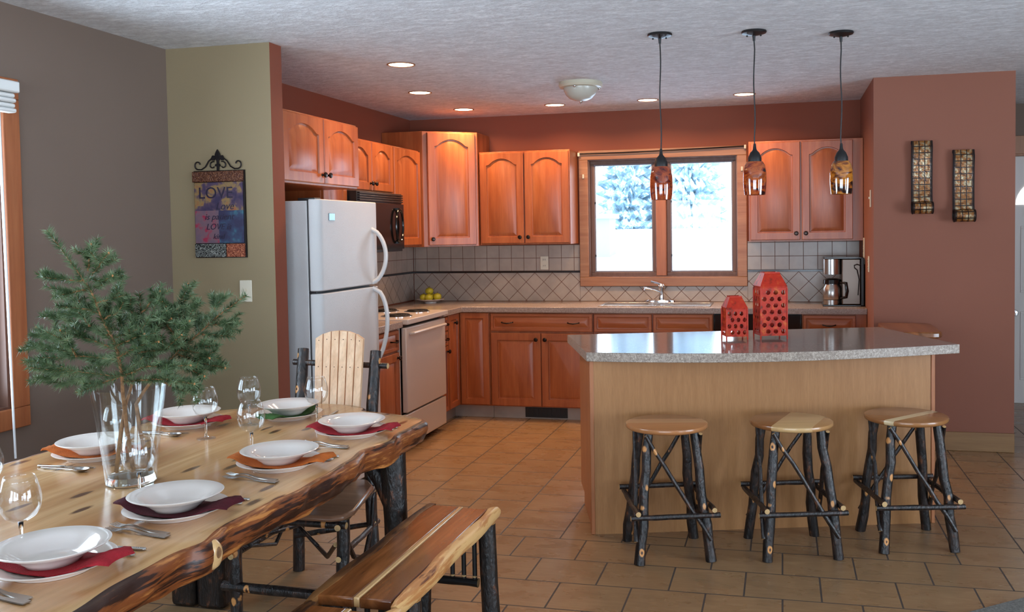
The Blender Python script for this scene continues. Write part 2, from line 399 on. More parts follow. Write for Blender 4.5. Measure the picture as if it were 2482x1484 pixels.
# dining window on the left wall
w2 = thing('window_2', None, None, (XL, 2.4, .71)); w2['kind'] = 'structure'
mb = MB(); frame_ring(mb, 'y', 1.465, 3.352, .705, 2.198, .088, XL, XL + .022); mb.build('window_trim', M['trimzd'], w2, bev=.004)
mb = MB(); frame_ring(mb, 'y', 1.55, 3.262, .79, 2.115, .012, XL - .15, XL + .004); mb.build('window_jamb', M['sash'], w2)
for a, b in ((1.562, 2.40), (2.41, 3.25)):
    mb = MB(); frame_ring(mb, 'y', a, b, .802, 2.103, .05, XL - .11, XL - .05); sash = mb.build('sash', M['sash'], w2, bev=.003)
    MB().box(XL - .083, a + .05, .85, XL - .081, b - .05, 2.053).build('pane', M['pane'], sash, smooth=False)
# windows behind the camera
for i, (a, b, z0, z1) in enumerate(RW):
    w = thing('window_%d' % (3 + i), None, None, ((a + b) / 2, YR, z0)); w['kind'] = 'structure'
    mb = MB(); frame_ring(mb, 'x', a - .08, b + .08, z0 - .08, z1 + .08, .085, YR, YR + .02); mb.build('window_trim', M['trimx'], w)
    mb = MB(); frame_ring(mb, 'x', a, b, z0, z1, .04, YR - .1, YR - .05); mb.box((a + b) / 2 - .02, YR - .1, z0, (a + b) / 2 + .02, YR - .05, z1); mb.build('sash', M['sash'], w)
for i, (a, b, z0, z1) in enumerate(EW):
    w = thing('window_%d' % (6 + i), None, None, (XE, (a + b) / 2, z0)); w['kind'] = 'structure'
    mb = MB(); frame_ring(mb, 'y', a - .08, b + .08, z0 - .08, z1 + .08, .085, XE - .02, XE); mb.build('window_trim', M['trimy'], w)
    mb = MB(); frame_ring(mb, 'y', a, b, z0, z1, .04, XE + .05, XE + .1); mb.box(XE + .05, (a + b) / 2 - .02, z0, XE + .1, (a + b) / 2 + .02, z1); mb.build('sash', M['sash'], w)
# baseboards
struct(MB().box(XR - .014, YP - .016, 0, XR2, YP, .128).build('baseboard_pillar', M['base'], bev=.004))
struct(MB().box(XL, YR, 0, XL + .014, 4.376, .1).build('baseboard_left', M['trimy'], bev=.004))
struct(MB().box(XL + .014, 4.361, 0, -2.583, 4.376, .1).build('baseboard_partition', M['trimx'], bev=.004))
# hall door
d = thing('door_1', None, None, (2.27, 8.45, 0)); d['kind'] = 'structure'
mb = MB().box(1.80, 8.44, 2.085, 2.74, 8.56, 2.15).box(1.70, 8.425, 2.10, 2.84, 8.45, 2.25).box(1.70, 8.425, 0, 1.80, 8.45, 2.1).box(2.74, 8.425, 0, 2.84, 8.45, 2.1).box(1.8, 8.45, 0, 1.825, 8.56, 2.085).box(2.715, 8.45, 0, 2.74, 8.56, 2.085)
mb.build('door_frame', M['trimz'], d, bev=.003)
mb = MB().box(1.826, 8.50, .0005, 2.714, 8.545, 2.0845)
for x0, x1 in ((1.95, 2.22), (2.32, 2.59)):
    for z0, z1 in ((.2, .78), (.94, 1.5)):
        mb2 = []
        frame_ring(mb, 'x', x0, x1, z0, z1, .018, 8.493, 8.50); mb.box(x0 + .05, 8.494, z0 + .05, x1 - .05, 8.50, z1 - .05)
leaf = mb.build('door_leaf', M['door'], d, bev=.003)
arc = [(2.27 + .36 * math.cos(a), 1.68 + .26 * math.sin(a)) for a in [PI * i / 20 for i in range(21)]]
mb = MB(); mb.T = Matrix.Rotation(R(90), 4, 'X'); mb.prism([(x, z) for x, z in arc], -8.499, -8.494); mb.build('fan_light', emis('fan_glass_glow', (.9, .95, 1, 1), 1.4), leaf)  # pane emits its own glow in place of daylight through the fan
mb = MB(); mb.T = Matrix.Translation((1.895, 8.5, .77)) @ Matrix.Rotation(R(90), 4, 'X'); mb.lathe([(0, 0), (.03, 0), (.03, .006), (.012, .01), (.012, .03), (.026, .04), (.03, .055), (.022, .068), (0, .072)], 20); mb.build('door_knob', M['chrome'], leaf)

# ------------------------------------------------------------------ cabinet pieces
def outline(x0, x1, z0, z1, rise, m, n=12):
    p = [(x0 + m, z0 + m), (x1 - m, z0 + m)]; cx = (x0 + x1) / 2; hw = (x1 - x0) / 2 - m
    zs = z1 - rise
    for i in range(n + 1):
        t = 1 - 2 * i / n
        s_ = 0 if abs(t) > .86 else math.cos(t / .86 * PI / 2) ** .75
        p.append((cx + hw * t, zs - m + rise * s_))
    return p
def door_mesh(w, h, rise=0.0, rail=.055, t=.02, flat=False):
    """panel door in local frame: x = width, z = height, front at -y"""
    mb = MB(); n = 12
    ix0, ix1, iz0, iz1 = rail, w - rail, rail, h - rail * (.85 if rise else 1)
    def outer(e):
        p = [(e, e), (w - e, e)]
        for i in range(n + 1):
            tt = 1 - 2 * i / n; x = w / 2 + ((ix1 - ix0) / 2) * tt
            if i == 0: x = w - e
            if i == n: x = e
            p.append((x, h - e))
        return p
    rings = [(outer(0), 0), (outer(0), -(t - .004)), (outer(.004), -t), (outline(ix0, ix1, iz0, iz1, rise, 0, n), -t),
             (outline(ix0, ix1, iz0, iz1, rise, .003, n), -(t - .010)), (outline(ix0, ix1, iz0, iz1, rise, .011, n), -(t - .011)),
             (outline(ix0, ix1, iz0, iz1, rise, .040, n), -(t - .001))]
    vs = []; N = n + 3
    for pts, y in rings: vs += [(x, y, z) for x, z in pts]
    fs = []
    for r in range(len(rings) - 1):
        for k in range(N): fs.append((r * N + k, r * N + (k + 1) % N, (r + 1) * N + (k + 1) % N, (r + 1) * N + k))
    fs.append(tuple(range(N - 1, -1, -1))); L = (len(rings) - 1) * N; fs.append(tuple(L + k for k in range(N)))
    mb._add(vs, fs); return mb
def knob_mesh():
    mb = MB(); mb.T = Matrix.Rotation(R(90), 4, 'X')
    mb.lathe([(0, 0), (.009, 0), (.006, .006), (.006, .012), (.015, .018), (.017, .024), (.013, .030), (0, .032)], 16); return mb
def pull_mesh(w=.09):
    mb = MB(); mb.tube([(-w / 2, 0, 0), (-w / 2, -.02, 0), (-w / 4, -.027, -.004), (0, -.03, -.006), (w / 4, -.027, -.004), (w / 2, -.02, 0), (w / 2, 0, 0)], [.006, .004, .0045, .006, .0045, .004, .006], 8); return mb
def place_local(mb, origin, rz):
    """turn a local mesh (x width, front -y) into world coordinates"""
    T = Matrix.Translation(origin) @ Matrix.Rotation(rz, 4, 'Z'); mb.v = [tuple(T @ Vector(p)) for p in mb.v]; return mb
def loc(origin, rz, p): return tuple(Matrix.Translation(origin) @ Matrix.Rotation(rz, 4, 'Z') @ Vector(p))
def add_door(root, origin, rz, w, h, rise=0.0, knob=None, rail=.055, mat=None, name='door'):
    dr = place_local(door_mesh(w, h, rise, rail), origin, rz).build(name, mat or M['cabz'], root, ang=25)
    if knob: place_local(knob_mesh(), loc(origin, rz, (knob[0], -.02, knob[1])), rz).build('knob', M['bronze'], dr)
    return dr
def add_drawer(root, origin, rz, w, h, pulls=(.5,), mat=None):
    dr = place_local(door_mesh(w, h, 0, .022), origin, rz).build('drawer', mat or M['cabx'], root, ang=25)
    for q in pulls: place_local(pull_mesh(), loc(origin, rz, (w * q, -.02, h / 2)), rz).build('handle', M['bronze'], dr)
    return dr
BK, LF = 0.0, R(90)      # facing -y, facing +x
UG = 'wall cabinets round the kitchen'; BG = 'base cabinets under the counter'
g = .003
# --- upper cabinets on the left wall (facing +x, width along +y)
def left_upper(y0, y1, z0, z1, xf, ndoor, label, knobs, name='wall_cabinet', rise=.05, gap=.012):
    t = thing(name, label, 'cabinet', (XL, (y0 + y1) / 2, z0), group=UG)
    MB().box(XL + .001, y0, z0, xf - .02, y1, z1).build('body', M['cabz'], t, bev=.002)
    w = (y1 - y0 - gap * 2 - (ndoor - 1) * .006) / ndoor
    for i in range(ndoor):
        a = y0 + gap + i * (w + .006)
        kb = None if knobs is None or knobs[i] is None else ((.028 if knobs[i] == 'l' else w - .028), .05)
        add_door(t, (xf - .02, a, z0 + gap), LF, w, z1 - z0 - gap * 2, rise, kb)
    return t
left_upper(4.510, 5.445, 1.800, 2.2, -2.60, 2, 'short two-door arched wall cabinet over the white refrigerator', 'rl')
t = left_upper(5.448, 5.80, 1.41, 2.185, -2.86, 1, 'narrow wall cabinet half hidden behind the refrigerator, left of the black microwave', [None])
left_upper(5.803, 6.575, 1.815, 2.185, -2.86, 2, 'short two-door wall cabinet above the black microwave', 'rl')
left_upper(6.578, 7.122, 1.41, 2.185, -2.86, 1, 'tall single-door wall cabinet between the microwave and the corner cabinet', [None])
# tall diagonal corner cabinet
t = thing('corner_cabinet', 'taller diagonal corner wall cabinet lit from above, with one arched door', 'cabinet', (XL + .3, YB - .3, 1.4), group=UG)
P0, P1 = Vector((-2.845, 7.128, 0)), Vector((-2.468, 7.400, 0))
MB().prism([(XL + .001, 7.124), (P0.x, 7.124), (P1.x + .002, 7.396), (P1.x + .002, YB - .001), (XL + .001, YB - .001)], 1.402, 2.347).build('body', M['cabz'], t, bev=.002)
dv = (P1 - P0); L = dv.length; ra = math.atan2(dv.y, dv.x)
n_ = Vector((dv.y, -dv.x, 0)).normalized()
add_door(t, tuple(P0 + dv.normalized() * .035 + n_ * .004 + Vector((0, 0, 1.415))), ra, L - .06, .92, .06, (.03, .05), rail=.06)
# back wall uppers
def back_upper(x0, x1, z0, z1, yf, label, knobs, dx1=None, rise=.055):
    t = thing('wall_cabinet', label, 'cabinet', ((x0 + x1) / 2, YB, z0), group=UG)
    MB().box(x0, yf + .02, z0, x1, YB - .001, z1).build('body', M['cabz'], t, bev=.002)
    xe = dx1 or x1; w = (xe - x0 - .024 - .008) / 2
    for i in range(2):
        add_door(t, (x0 + .012 + i * (w + .012), yf + .02, z0 + .012), BK, w, z1 - z0 - .024, rise, ((w - .03 if i == 0 else .03), .05))
    return t
back_upper(-2.462, -1.684, 1.409, 2.184, 7.408, 'two-door arched wall cabinet between the corner cabinet and the window', 'rl')
back_upper(-.250, .604, 1.409, 2.190, 7.408, 'pale-lit two-door wall cabinet right of the window, above the coffee maker', 'rl', dx1=.535)

# --- base cabinets. left run faces +x
XF = -2.575      # body front of left run
YF = 7.150       # body front of the back run
KH = .105        # toe kick height
def kick(t, poly): MB().prism(poly, 0, KH).build('toe_kick', M['tile'], t)
t = thing('base_cabinet', 'narrow base cabinet with drawer and door between refrigerator and range', 'cabinet', (-2.9, 5.65, 0), group=BG)
MB().box(XL + .001, 5.40, KH, XF, 5.915, .868).build('body', M['cabz'], t)
MB().box(XL + .001, 5.40, 0, XF - .06, 5.915, KH).build('toe_kick', M['tile'], t)
add_drawer(t, (XF, 5.412, .715), LF, .49, .14, (.80,)); add_door(t, (XF, 5.412, KH + .01), LF, .49, .585, 0, (.455, .55))
t = thing('base_cabinet', 'narrow drawer base cabinet right of the white range', 'cabinet', (-2.9, 6.8, 0), group=BG)
MB().box(XL + .001, 6.704, KH, XF, 6.872, .868).build('body', M['cabz'], t)
MB().box(XL + .001, 6.704, 0, XF - .06, 6.872, KH).build('toe_kick', M['tile'], t)
add_drawer(t, (XF, 6.712, .748), LF, .152, .108, (.5,)); add_drawer(t, (XF, 6.712, .632), LF, .152, .108, (.5,)); add_door(t, (XF, 6.712, KH + .01), LF, .152, .51, 0, (.12, .47), rail=.035)
t = thing('corner_base_cabinet', 'corner base cabinet with two door panels meeting in the inner corner', 'cabinet', (-2.8, 7.4, 0), group=BG)
MB().prism([(XL + .001, 6.874), (XF, 6.874), (XF, YF), (-2.302, YF), (-2.302, YB - .001), (XL + .001, YB - .001)], KH, .868).build('body', M['cabz'], t)
MB().prism([(XL + .001, 6.874), (XF - .06, 6.874), (XF - .06, YF + .06), (-2.302, YF + .06), (-2.302, YB - .001), (XL + .001, YB - .001)], 0, KH).build('toe_kick', M['tile'], t)
add_door(t, (XF, 6.88, KH + .01), LF, .246, .75, 0, (.125, .68), rail=.045); add_door(t, (XF + .022, YF, KH + .01), BK, .245, .75, 0, None, rail=.045)
def base_back(x0, x1, label, draws, doors, kmat='tile'):
    t = thing('base_cabinet', label, 'cabinet', ((x0 + x1) / 2, 7.4, 0), group=BG)
    MB().box(x0, YF, KH, x1, YB - .001, .868).build('body', M['cabz'], t)
    MB().box(x0, YF + .06, 0, x1, YB - .001, KH).build('toe_kick', M['tile'], t)
    for a, b, pulls in draws: add_drawer(t, (a, YF, .718), BK, b - a, .142, pulls)
    for a, b, kx in doors: add_door(t, (a, YF, KH + .008), BK, b - a, .588, 0, (kx, .54) if kx else None)
    return t
vt = base_back(-2.298, -1.448, 'wide base cabinet under the outlet, one long drawer with two pulls over two doors', [(-2.292, -1.454, (.17, .82))], [(-2.292, -1.876, .382), (-1.870, -1.454, .034)])
mb = MB().box(-2.03, YF + .05, .012, -1.68, YF + .0585, .092, 0)
for i in range(9): mb.box(-2.02 + i * .037, YF + .046, .02, -2.02 + i * .037 + .024, YF + .05, .084)
tag(mb.build('floor_register', M['blackm']), 'black heating register set in the tiled toe kick under the wide base cabinet', 'vent')
base_back(-1.445, -.511, 'sink base cabinet below the window with two false drawer fronts', [(-1.440, -.985, ()), (-.972, -.517, ())], [(-1.440, -.985, .42), (-.972, -.517, .034)])
base_back(.142, .604, 'right end base cabinet with one drawer below the coffee maker', [(.150, .525, (.5,))], [(.150, .525, .034)])
# dishwasher
t = thing('dishwasher', 'black built-in dishwasher mostly hidden behind the island', 'dishwasher', (-.185, 7.4, 0))
MB().box(-.507, YF, .1, .138, YB - .001, .868).build('body', M['blackm'], t)
MB().box(-.503, YF - .022, .12, .134, YF, .70).build('door', M['black'], t, bev=.004)
mb = MB().box(-.503, YF - .025, .705, .134, YF, .862); cp = mb.build('control_panel', M['black'], t, bev=.004)
MB().box(-.30, YF - .034, .715, -.07, YF - .025, .735).build('handle', M['blackm'], cp, bev=.003)
MB().box(-.507, YF + .05, 0, .138, YB - .001, .1).build('toe_kick', M['blackm'], t)
# countertops
t = thing('countertop', 'long L-shaped laminate countertop running from the range to the pillar wall', 'countertop', (-1.2, 7.4, .868))
CE, CEY = -2.530, 7.113
mb = MB().prism([(XL + .001, 6.704), (CE, 6.704), (CE, CEY), (XR - .001, CEY), (XR - .001, YB - .001), (XL + .001, YB - .001)], .869, CT, 0)
mb.build('top', M['lam'], t, bev=.004)
tag(MB().box(XL + .001, 5.40, .869, CE, 5.915, CT).build('countertop', M['lam'], bev=.004), 'short piece of laminate countertop between refrigerator and range', 'countertop')
# backsplash tiles
def clip(poly, x0, x1, z0, z1):
    def cut(P, f, g_):
        out = []
        for i in range(len(P)):
            a, b = P[i], P[(i + 1) % len(P)]; fa, fb = f(a), f(b)
            if fa >= 0: out.append(a)
            if fa * fb < 0:
                s_ = fa / (fa - fb); out.append((a[0] + (b[0] - a[0]) * s_, a[1] + (b[1] - a[1]) * s_))
        return out
    for f in (lambda p: p[0] - x0, lambda p: x1 - p[0], lambda p: p[1] - z0, lambda p: z1 - p[1]):
        if len(poly) < 3: return []
        poly = cut(poly, f, None)
    return poly
def tiles(regions, x_vert, mapf, name, label, grout_mat, tile_mats, parent_loc):
    """regions: (x0,x1,z0,z1,kind)"""
    t = thing(name, label, 'backsplash', parent_loc)
    G = MB(); SL = []; Dm = MB(); Ln = MB(); p = .1114; gr = .0022
    def ext(mb, poly, d0, d1):
        n = len(poly)
        vs = [mapf(a, b, d0) for a, b in poly] + [mapf(a, b, d1) for a, b in poly]
        mb._add(vs, [tuple(range(n)), tuple(range(2 * n - 1, n - 1, -1))] + [(i, (i + 1) % n, n + (i + 1) % n, n + i) for i in range(n)])
    for x0, x1, z0, z1, kind in regions:
        ext(G, [(x0, z0), (x1, z0), (x1, z1), (x0, z1)], .0005, .005)
        if kind == 'sq':
            S = MB(); SL.append(S)
            k0 = int((x0 - x_vert) / p) - 1
            for i in range(k0, k0 + int((x1 - x0) / p) + 4):
                for j in range(0, 3):
                    a, b = x_vert + i * p, 1.176 + j * p
                    q = clip([(a + gr, b + gr), (a + p - gr, b + gr), (a + p - gr, b + p - gr), (a + gr, b + p - gr)], x0 + .001, x1 - .001, z0, z1)
                    if len(q) > 2: ext(S, q, .005, .0075)
        else:
            hd = p / math.sqrt(2); r_ = hd - gr * 1.4; xc0 = x_vert + .075
            k0 = int((x0 - xc0) / (2 * hd)) - 2
            for i in range(k0, k0 + int((x1 - x0) / (2 * hd)) + 5):
                for j in range(-1, 5):
                    cx = xc0 + i * 2 * hd + (hd if j % 2 else 0); cz = 1.160 - hd * j
                    q = clip([(cx - r_, cz), (cx, cz - r_), (cx + r_, cz), (cx, cz + r_)], x0 + .001, x1 - .001, z0 + .002, z1 - .002)
                    if len(q) > 2: ext(Dm, q, .005, .0075)
    for x0, x1 in sorted({(r[0], r[1]) for r in regions if r[4] == 'sq'}):
        ext(Ln, [(x0, 1.161), (x1, 1.161), (x1, 1.175), (x0, 1.175)], .004, .013)
    G.build('grout', grout_mat, t, smooth=False); [q_.build('square_tiles', tile_mats[0], t, smooth=False) for q_ in SL]; Dm.build('diamond_tiles', tile_mats[1], t, smooth=False); Ln.build('liner', M['liner'], t, smooth=False)
tiles([(XL + .01, -1.675, 1.175, 1.40, 'sq'), (XL + .01, -1.675, CT + .001, 1.161, 'di'), (-1.675, -.273, CT + .001, 1.042, 'di'), (-.273, .598, 1.175, 1.408, 'sq'), (-.273, .598, CT + .001, 1.161, 'di')],
      -3.174, lambda a, b, d: (a, YB - d, b), 'tile_backsplash', 'tiled backsplash on the back wall, squares over a black liner over diamonds', M['grout'], (M['tile'], M['tile']), (-1.3, YB, CT))
tiles([(5.45, YB - .012, 1.175, 1.40, 'sq'), (5.45, YB - .012, CT + .008, 1.161, 'di')], 5.462, lambda a, b, d: (XL + d, a, b), 'tile_backsplash', 'tiled backsplash on the left wall behind the range', M['grout'], (M['tile'], M['tile']), (XL, 6.6, CT))

# outlets and switches
def plate(name, c, axis, label, kind='switch', w=.072, h=.115, cat='switch'):
    """axis: 'y-' faces -y, 'x-' faces -x"""
    mb = MB().box(-w / 2, -.006, -h / 2, w / 2, 0, h / 2); rz = 0 if axis == 'y-' else R(-90)
    t = thing(name, label, cat, c, rz)
    mb.build('cover_plate', M['cream'], t, bev=.003, local=True)
    if kind == 'switch': MB().box(-.005, -.016, -.004, .005, -.006, .012).build('toggle', M['cream'], t, bev=.001, local=True)
    else:
        for dz in (-.026, .026):
            mb = MB().box(-.017, -.009, dz - .014, .017, -.0061, dz + .014); sk = mb.build('socket', M['cream'], t, bev=.003, local=True)
            MB().box(-.009, -.0095, dz - .004, -.006, -.009, dz + .007).box(.006, -.0095, dz - .004, .009, -.009, dz + .007).build('slots', M['slot'], sk, local=True)
    return t
plate('light_switch', (-2.757, 4.3755, 1.222), 'y-', 'cream light switch on the olive wall below the sign')
plate('wall_outlet', (-1.987, YB - .0085, 1.245), 'y-', 'cream outlet in the square tiles left of the window', 'o', cat='outlet')
plate('light_switch', (XR - .0005, 6.84, 1.71), 'x-', 'pale thermostat-like switch high on the side of the pillar wall', 'switch', .06, .12)
plate('wall_outlet', (XR - .0005, 6.97, 1.245), 'x-', 'cream outlet plate nearest the front edge of the pillar wall side', 'o', cat='outlet')
plate('wall_outlet', (XR - .0005, 7.37, 1.33), 'x-', 'tall cream outlet plate beside the coffee maker', 'o', .08, .2, cat='outlet')
# ------------------------------------------------------------------ refrigerator
FY0, FY1, FX = 4.575, 5.335, -2.432
t = thing('refrigerator', 'white top-freezer refrigerator with bowed handles beside the partition wall', 'refrigerator', (-2.85, 4.95, 0))
MB().box(XL + .03, FY0 + .004, .03, -2.505, FY1 - .004, 1.700).build('body', M['white'], t, bev=.004)
MB().box(XL + .05, FY0 + .02, 0, -2.54, FY1 - .02, .03).build('base_grille', M['blackm'], t)
def fdoor(z0, z1):
    r = .055; P = [(-2.495, FY0), (-2.495, FY1)]
    P = [(-2.495, FY1)] + [(FX - r + r * math.cos(a), FY1 - r * .6 + r * .6 * math.sin(a)) for a in [PI / 2 - i * PI / 12 for i in range(7)]]
    P += [(FX - r + r * math.cos(a), FY0 + r * .9 + r * .9 * math.sin(a)) for a in [-i * PI / 12 for i in range(7)]] + [(-2.495, FY0)]
    m_ = MB().prism(P, z0, z1); return m_
for nm, z0, z1 in (('freezer_door', 1.206, 1.708), ('refrigerator_door', .06, 1.192)):
    dd = fdoor(z0, z1).build(nm, M['white'], t, bev=.006, ang=40)
    if nm == 'freezer_door':
        a, b = 1.545, 1.215
    else: a, b = 1.185, .72
    pts = []; N = 16
    for i in range(N + 1):
        s_ = i / N; zz = a + (b - a) * s_
        if nm == 'freezer_door': pr_ = math.sin(PI * min(1, s_ ** 1.0)) ** .55
        else: pr_ = math.sin(PI * min(1, (s_) ** .8)) ** .55
        pts.append((FX - .008 + .082 * pr_, 5.245 + .03 * pr_, zz))
    MB().tube(pts, .0135, 10).build('handle', M['whites'], dd)
MB().box(-2.505, FY0 + .012, .06, -2.4955, FY1 - .012, 1.70).build('gasket', M['gask'], t)
MB().box(-2.53, FY0 + .01, 1.1925, -2.47, FY0 + .07, 1.2055).build('hinge', M['iron'], t, bev=.002)
MB().box(-2.56, FY0 + .01, 1.7005, -2.46, FY0 + .08, 1.716).build('hinge', M['blackm'], t, bev=.003)
MB().box(FX + .0002, 4.688, 1.592, FX + .004, 4.756, 1.632).build('badge', M['badge'], t, bev=.001)

# ------------------------------------------------------------------ range
SY0, SY1 = 5.922, 6.698
t = thing('range', 'white electric range with black coil burners and open space for pots', 'stove', (-2.85, 6.31, 0))
t['label'] = 'white freestanding electric range with black coil burners'
MB().box(XL + .02, SY0, .03, -2.560, SY1, .885).build('body', M['bisque'], t, bev=.003)
mb = MB().box(XL + .02, SY0 - .004, .888, -2.492, SY1 + .002, .926); mb.build('cooktop', M['bisque'], t, bev=.006)
MB().box(-2.56, SY0 + .004, .20, -2.557, SY1 - .004, .886).build('gasket', M['black'], t)
od = MB().box(-2.552, SY0 + .006, .275, -2.514, SY1 - .006, .865).build('oven_door', M['bisque'], t, bev=.007)
MB().tube([(-2.514, SY0 + .07, .82), (-2.485, SY0 + .075, .822), (-2.478, SY0 + .12, .824), (-2.478, SY1 - .12, .824), (-2.485, SY1 - .075, .822), (-2.514, SY1 - .07, .82)], .011, 8).build('handle', M['bisque'], od)
MB().box(-2.553, SY0 + .006, .05, -2.518, SY1 - .006, .262).build('storage_drawer', M['bisque'], t, bev=.006)
MB().box(XL + .02, SY0, .926, XL + .09, SY1, 1.10).build('backguard', M['bisque'], t, bev=.006)
for y in (6.02, 6.14, 6.48, 6.60):
    mb = MB(); mb.T = Matrix.Translation((XL + .09, y, 1.03)) @ Matrix.Rotation(R(90), 4, 'Y'); mb.lathe([(0, 0), (.022, 0), (.02, .022), (0, .024)], 16); mb.build('knob', M['chrome'], t)
for x, y, r_ in ((-2.665, 6.12, .10), (-2.665, 6.50, .085), (-2.93, 6.12, .085), (-2.93, 6.50, .10)):
    mb = MB().lathe([(0, -.002), (r_ + .012, -.002), (r_ + .012, .004), (r_, .002), (r_ - .01, -.001), (0, -.001)], 32, (x, y, .9275)); b_ = mb.build('drip_pan', M['chrome'], t)
    pts = []
    for i in range(110): a = i * .25; rr = .018 + (r_ - .022) * i / 110; pts.append((x + rr * math.cos(a), y + rr * math.sin(a), .937))
    MB().tube(pts, .0055, 6).build('burner_coil', M['coil'], b_)

# ------------------------------------------------------------------ microwave
t = thing('microwave', 'black over-range microwave with oval ring handle', 'microwave', (-3.0, 6.19, 1.38))
MB().box(XL + .009, 5.806, 1.382, -2.80, 6.572, 1.812).build('body', M['blackm'], t, bev=.003)
md = MB().box(-2.80, 5.81, 1.40, -2.782, 6.568, 1.735).build('door', M['black'], t, bev=.004)
mb = MB()
for i in range(4): mb.box(-2.80, 5.82, 1.745 + i * .016, -2.783, 6.56, 1.755 + i * .016)
mb.build('vent_grille', M['blackm'], t, bev=.002)
pts = [(-2.762, 6.44 + .062 * math.cos(a), 1.572 + .125 * math.sin(a)) for a in [2 * PI * i / 28 for i in range(29)]]
MB().tube(pts, .009, 8, cap=False).build('handle', M['black'], md)
MB().box(-2.782, 6.43, 1.69, -2.758, 6.45, 1.705).box(-2.782, 6.43, 1.44, -2.758, 6.45, 1.455).build('handle_post', M['black'], md)

# ------------------------------------------------------------------ sink, faucet, coffee maker, fruit plate
t = thing('kitchen_sink', 'double-bowl stainless steel sink set in the counter below the window', 'sink', (-.98, 7.42, CT))
mb = MB()
X0, X1, Y0_, Y1_ = -1.42, -.54, 7.19, 7.64
mb.box(X0, Y0_, CT + .0003, X1, Y0_ + .03, CT + .006).box(X0, Y1_ - .09, CT + .0003, X1, Y1_, CT + .006).box(X0, Y0_ + .03, CT + .0003, X0 + .03, Y1_ - .09, CT + .006).box(X1 - .03, Y0_ + .03, CT + .0003, X1, Y1_ - .09, CT + .006).box(-.995, Y0_ + .03, CT + .0003, -.965, Y1_ - .09, CT + .006)
mb.build('rim', M['steel'], t, bev=.003)
for a, b in ((X0 + .03, -.995), (-.965, X1 - .03)):
    mb = MB().box(a, Y0_ + .03, CT + .0005, b, Y1_ - .09, CT + .002); mb.build('bowl', M['steel'], t)
t = thing('faucet', 'chrome single-lever kitchen faucet with its spout swung left', 'faucet', (-.97, 7.60, CT))
MB().lathe([(0, 0), (.13, 0), (.128, .012), (.11, .018), (0, .018)], 32, (-.98, 7.60, CT + .0065), sy=.28).build('deck_plate', M['chrome'], t)
MB().lathe([(0, 0), (.026, 0), (.022, .02), (.021, .085), (.026, .095), (.026, .118), (.016, .132), (0, .134)], 20, (-.965, 7.60, CT + .022)).build('body', M['chrome'], t)
MB().tube([(-.97, 7.59, 1.0), (-1.02, 7.575, 1.022), (-1.07, 7.55, 1.036), (-1.10, 7.53, 1.038), (-1.10, 7.53, 1.022)], [.012, .0115, .011, .011, .012], 12).build('spout', M['chrome'], t)
MB().tube([(-.965, 7.60, 1.063), (-1.0, 7.59, 1.078), (-1.05, 7.58, 1.09)], [.008, .007, .009], 10).build('lever', M['chrome'], t)
t = thing('fruit_plate', 'shallow white footed plate holding fruit in the corner of the counter', 'plate', (-2.95, 7.50, CT), rz=0)
MB().lathe([(0, .004), (.04, .004), (.045, 0), (.052, 0), (.05, .008), (.08, .016), (.122, .030), (.124, .034), (.118, .034), (.076, .021), (.045, .013), (0, .013)], 40, (-2.95, 7.50, CT)).build('dish', M['ceram'], t)
ap = [(-3.005, 7.485, .966, .034, 'yellow-green apple at the left of the fruit plate'), (-2.945, 7.46, .966, .035, 'yellow-green apple at the front middle of the fruit plate'), (-2.885, 7.50, .970, .036, 'yellow-green apple at the right of the fruit plate'),
      (-2.95, 7.53, .968, .035, 'yellow-green apple at the back of the fruit plate'), (-2.955, 7.495, 1.018, .036, 'yellow-green apple on top of the pile on the fruit plate')]
for x, y, z, r_, lb in ap:
    a = thing('apple', lb, 'apple', (x, y, z), group='apples on the plate')
    pr_ = [(r_ * math.sin(q) * (1 + .05 * math.cos(q)), -r_ * .92 * math.cos(q) + (-.008 * max(0, -math.cos(q)) ** 6 if q > 2 else 0)) for q in [PI * i / 14 for i in range(15)]]
    pr_[-1] = (0, r_ * .74); pr_[-2] = (pr_[-2][0], r_ * .84); pr_[0] = (0, -r_ * .82)
    MB().lathe(pr_, 18, (x, y, z)).build('flesh', M['apple'], a); MB().tube([(x, y, z + r_ * .72), (x + .003, y, z + r_ * 1.15)], .0016, 6).build('stem', M['stemb'], a)
t = thing('coffee_maker', 'stainless steel and black coffee maker on the counter next to the pillar wall', 'coffee maker', (.45, 7.42, CT))
MB().box(.438, 7.30, CT + .012, .575, 7.55, 1.275).build('housing', M['steeld'], t, bev=.008)
MB().box(.575, 7.29, CT + .006, .598, 7.56, 1.283).build('back_panel', M['blackm'], t, bev=.004)
MB().box(.30, 7.295, CT, .58, 7.555, CT + .012).box(.31, 7.29, 1.275, .59, 7.56, 1.286).build('edge_trim', M['black'], t, bev=.003)
MB().lathe([(0, 0), (.066, 0), (.066, .034), (.062, .038), (0, .038)], 32, (.37, 7.37, CT + .012)).build('warming_base', M['steel'], t)
MB().lathe([(0, 0), (.070, 0), (.070, .115), (.066, .12), (0, .12)], 32, (.372, 7.37, 1.156)).build('brew_head', M['steel'], t)
c_ = MB().lathe([(0, 0), (.066, 0), (.071, .02), (.071, .085), (.056, .112), (.056, .115), (0, .115)], 32, (.372, 7.36, CT + .051)).build('carafe', M['steel'], t)
MB().lathe([(.0, .0), (.06, 0), (.070, .004), (.066, .034), (.04, .044), (0, .044)], 28, (.372, 7.36, CT + .166)).build('lid', M['black'], c_)
MB().tube([(.43, 7.32, 1.095), (.468, 7.295, 1.09), (.476, 7.288, 1.03), (.470, 7.292, .985), (.43, 7.31, .975)], [.011, .013, .013, .012, .01], 10).build('handle', M['black'], c_)
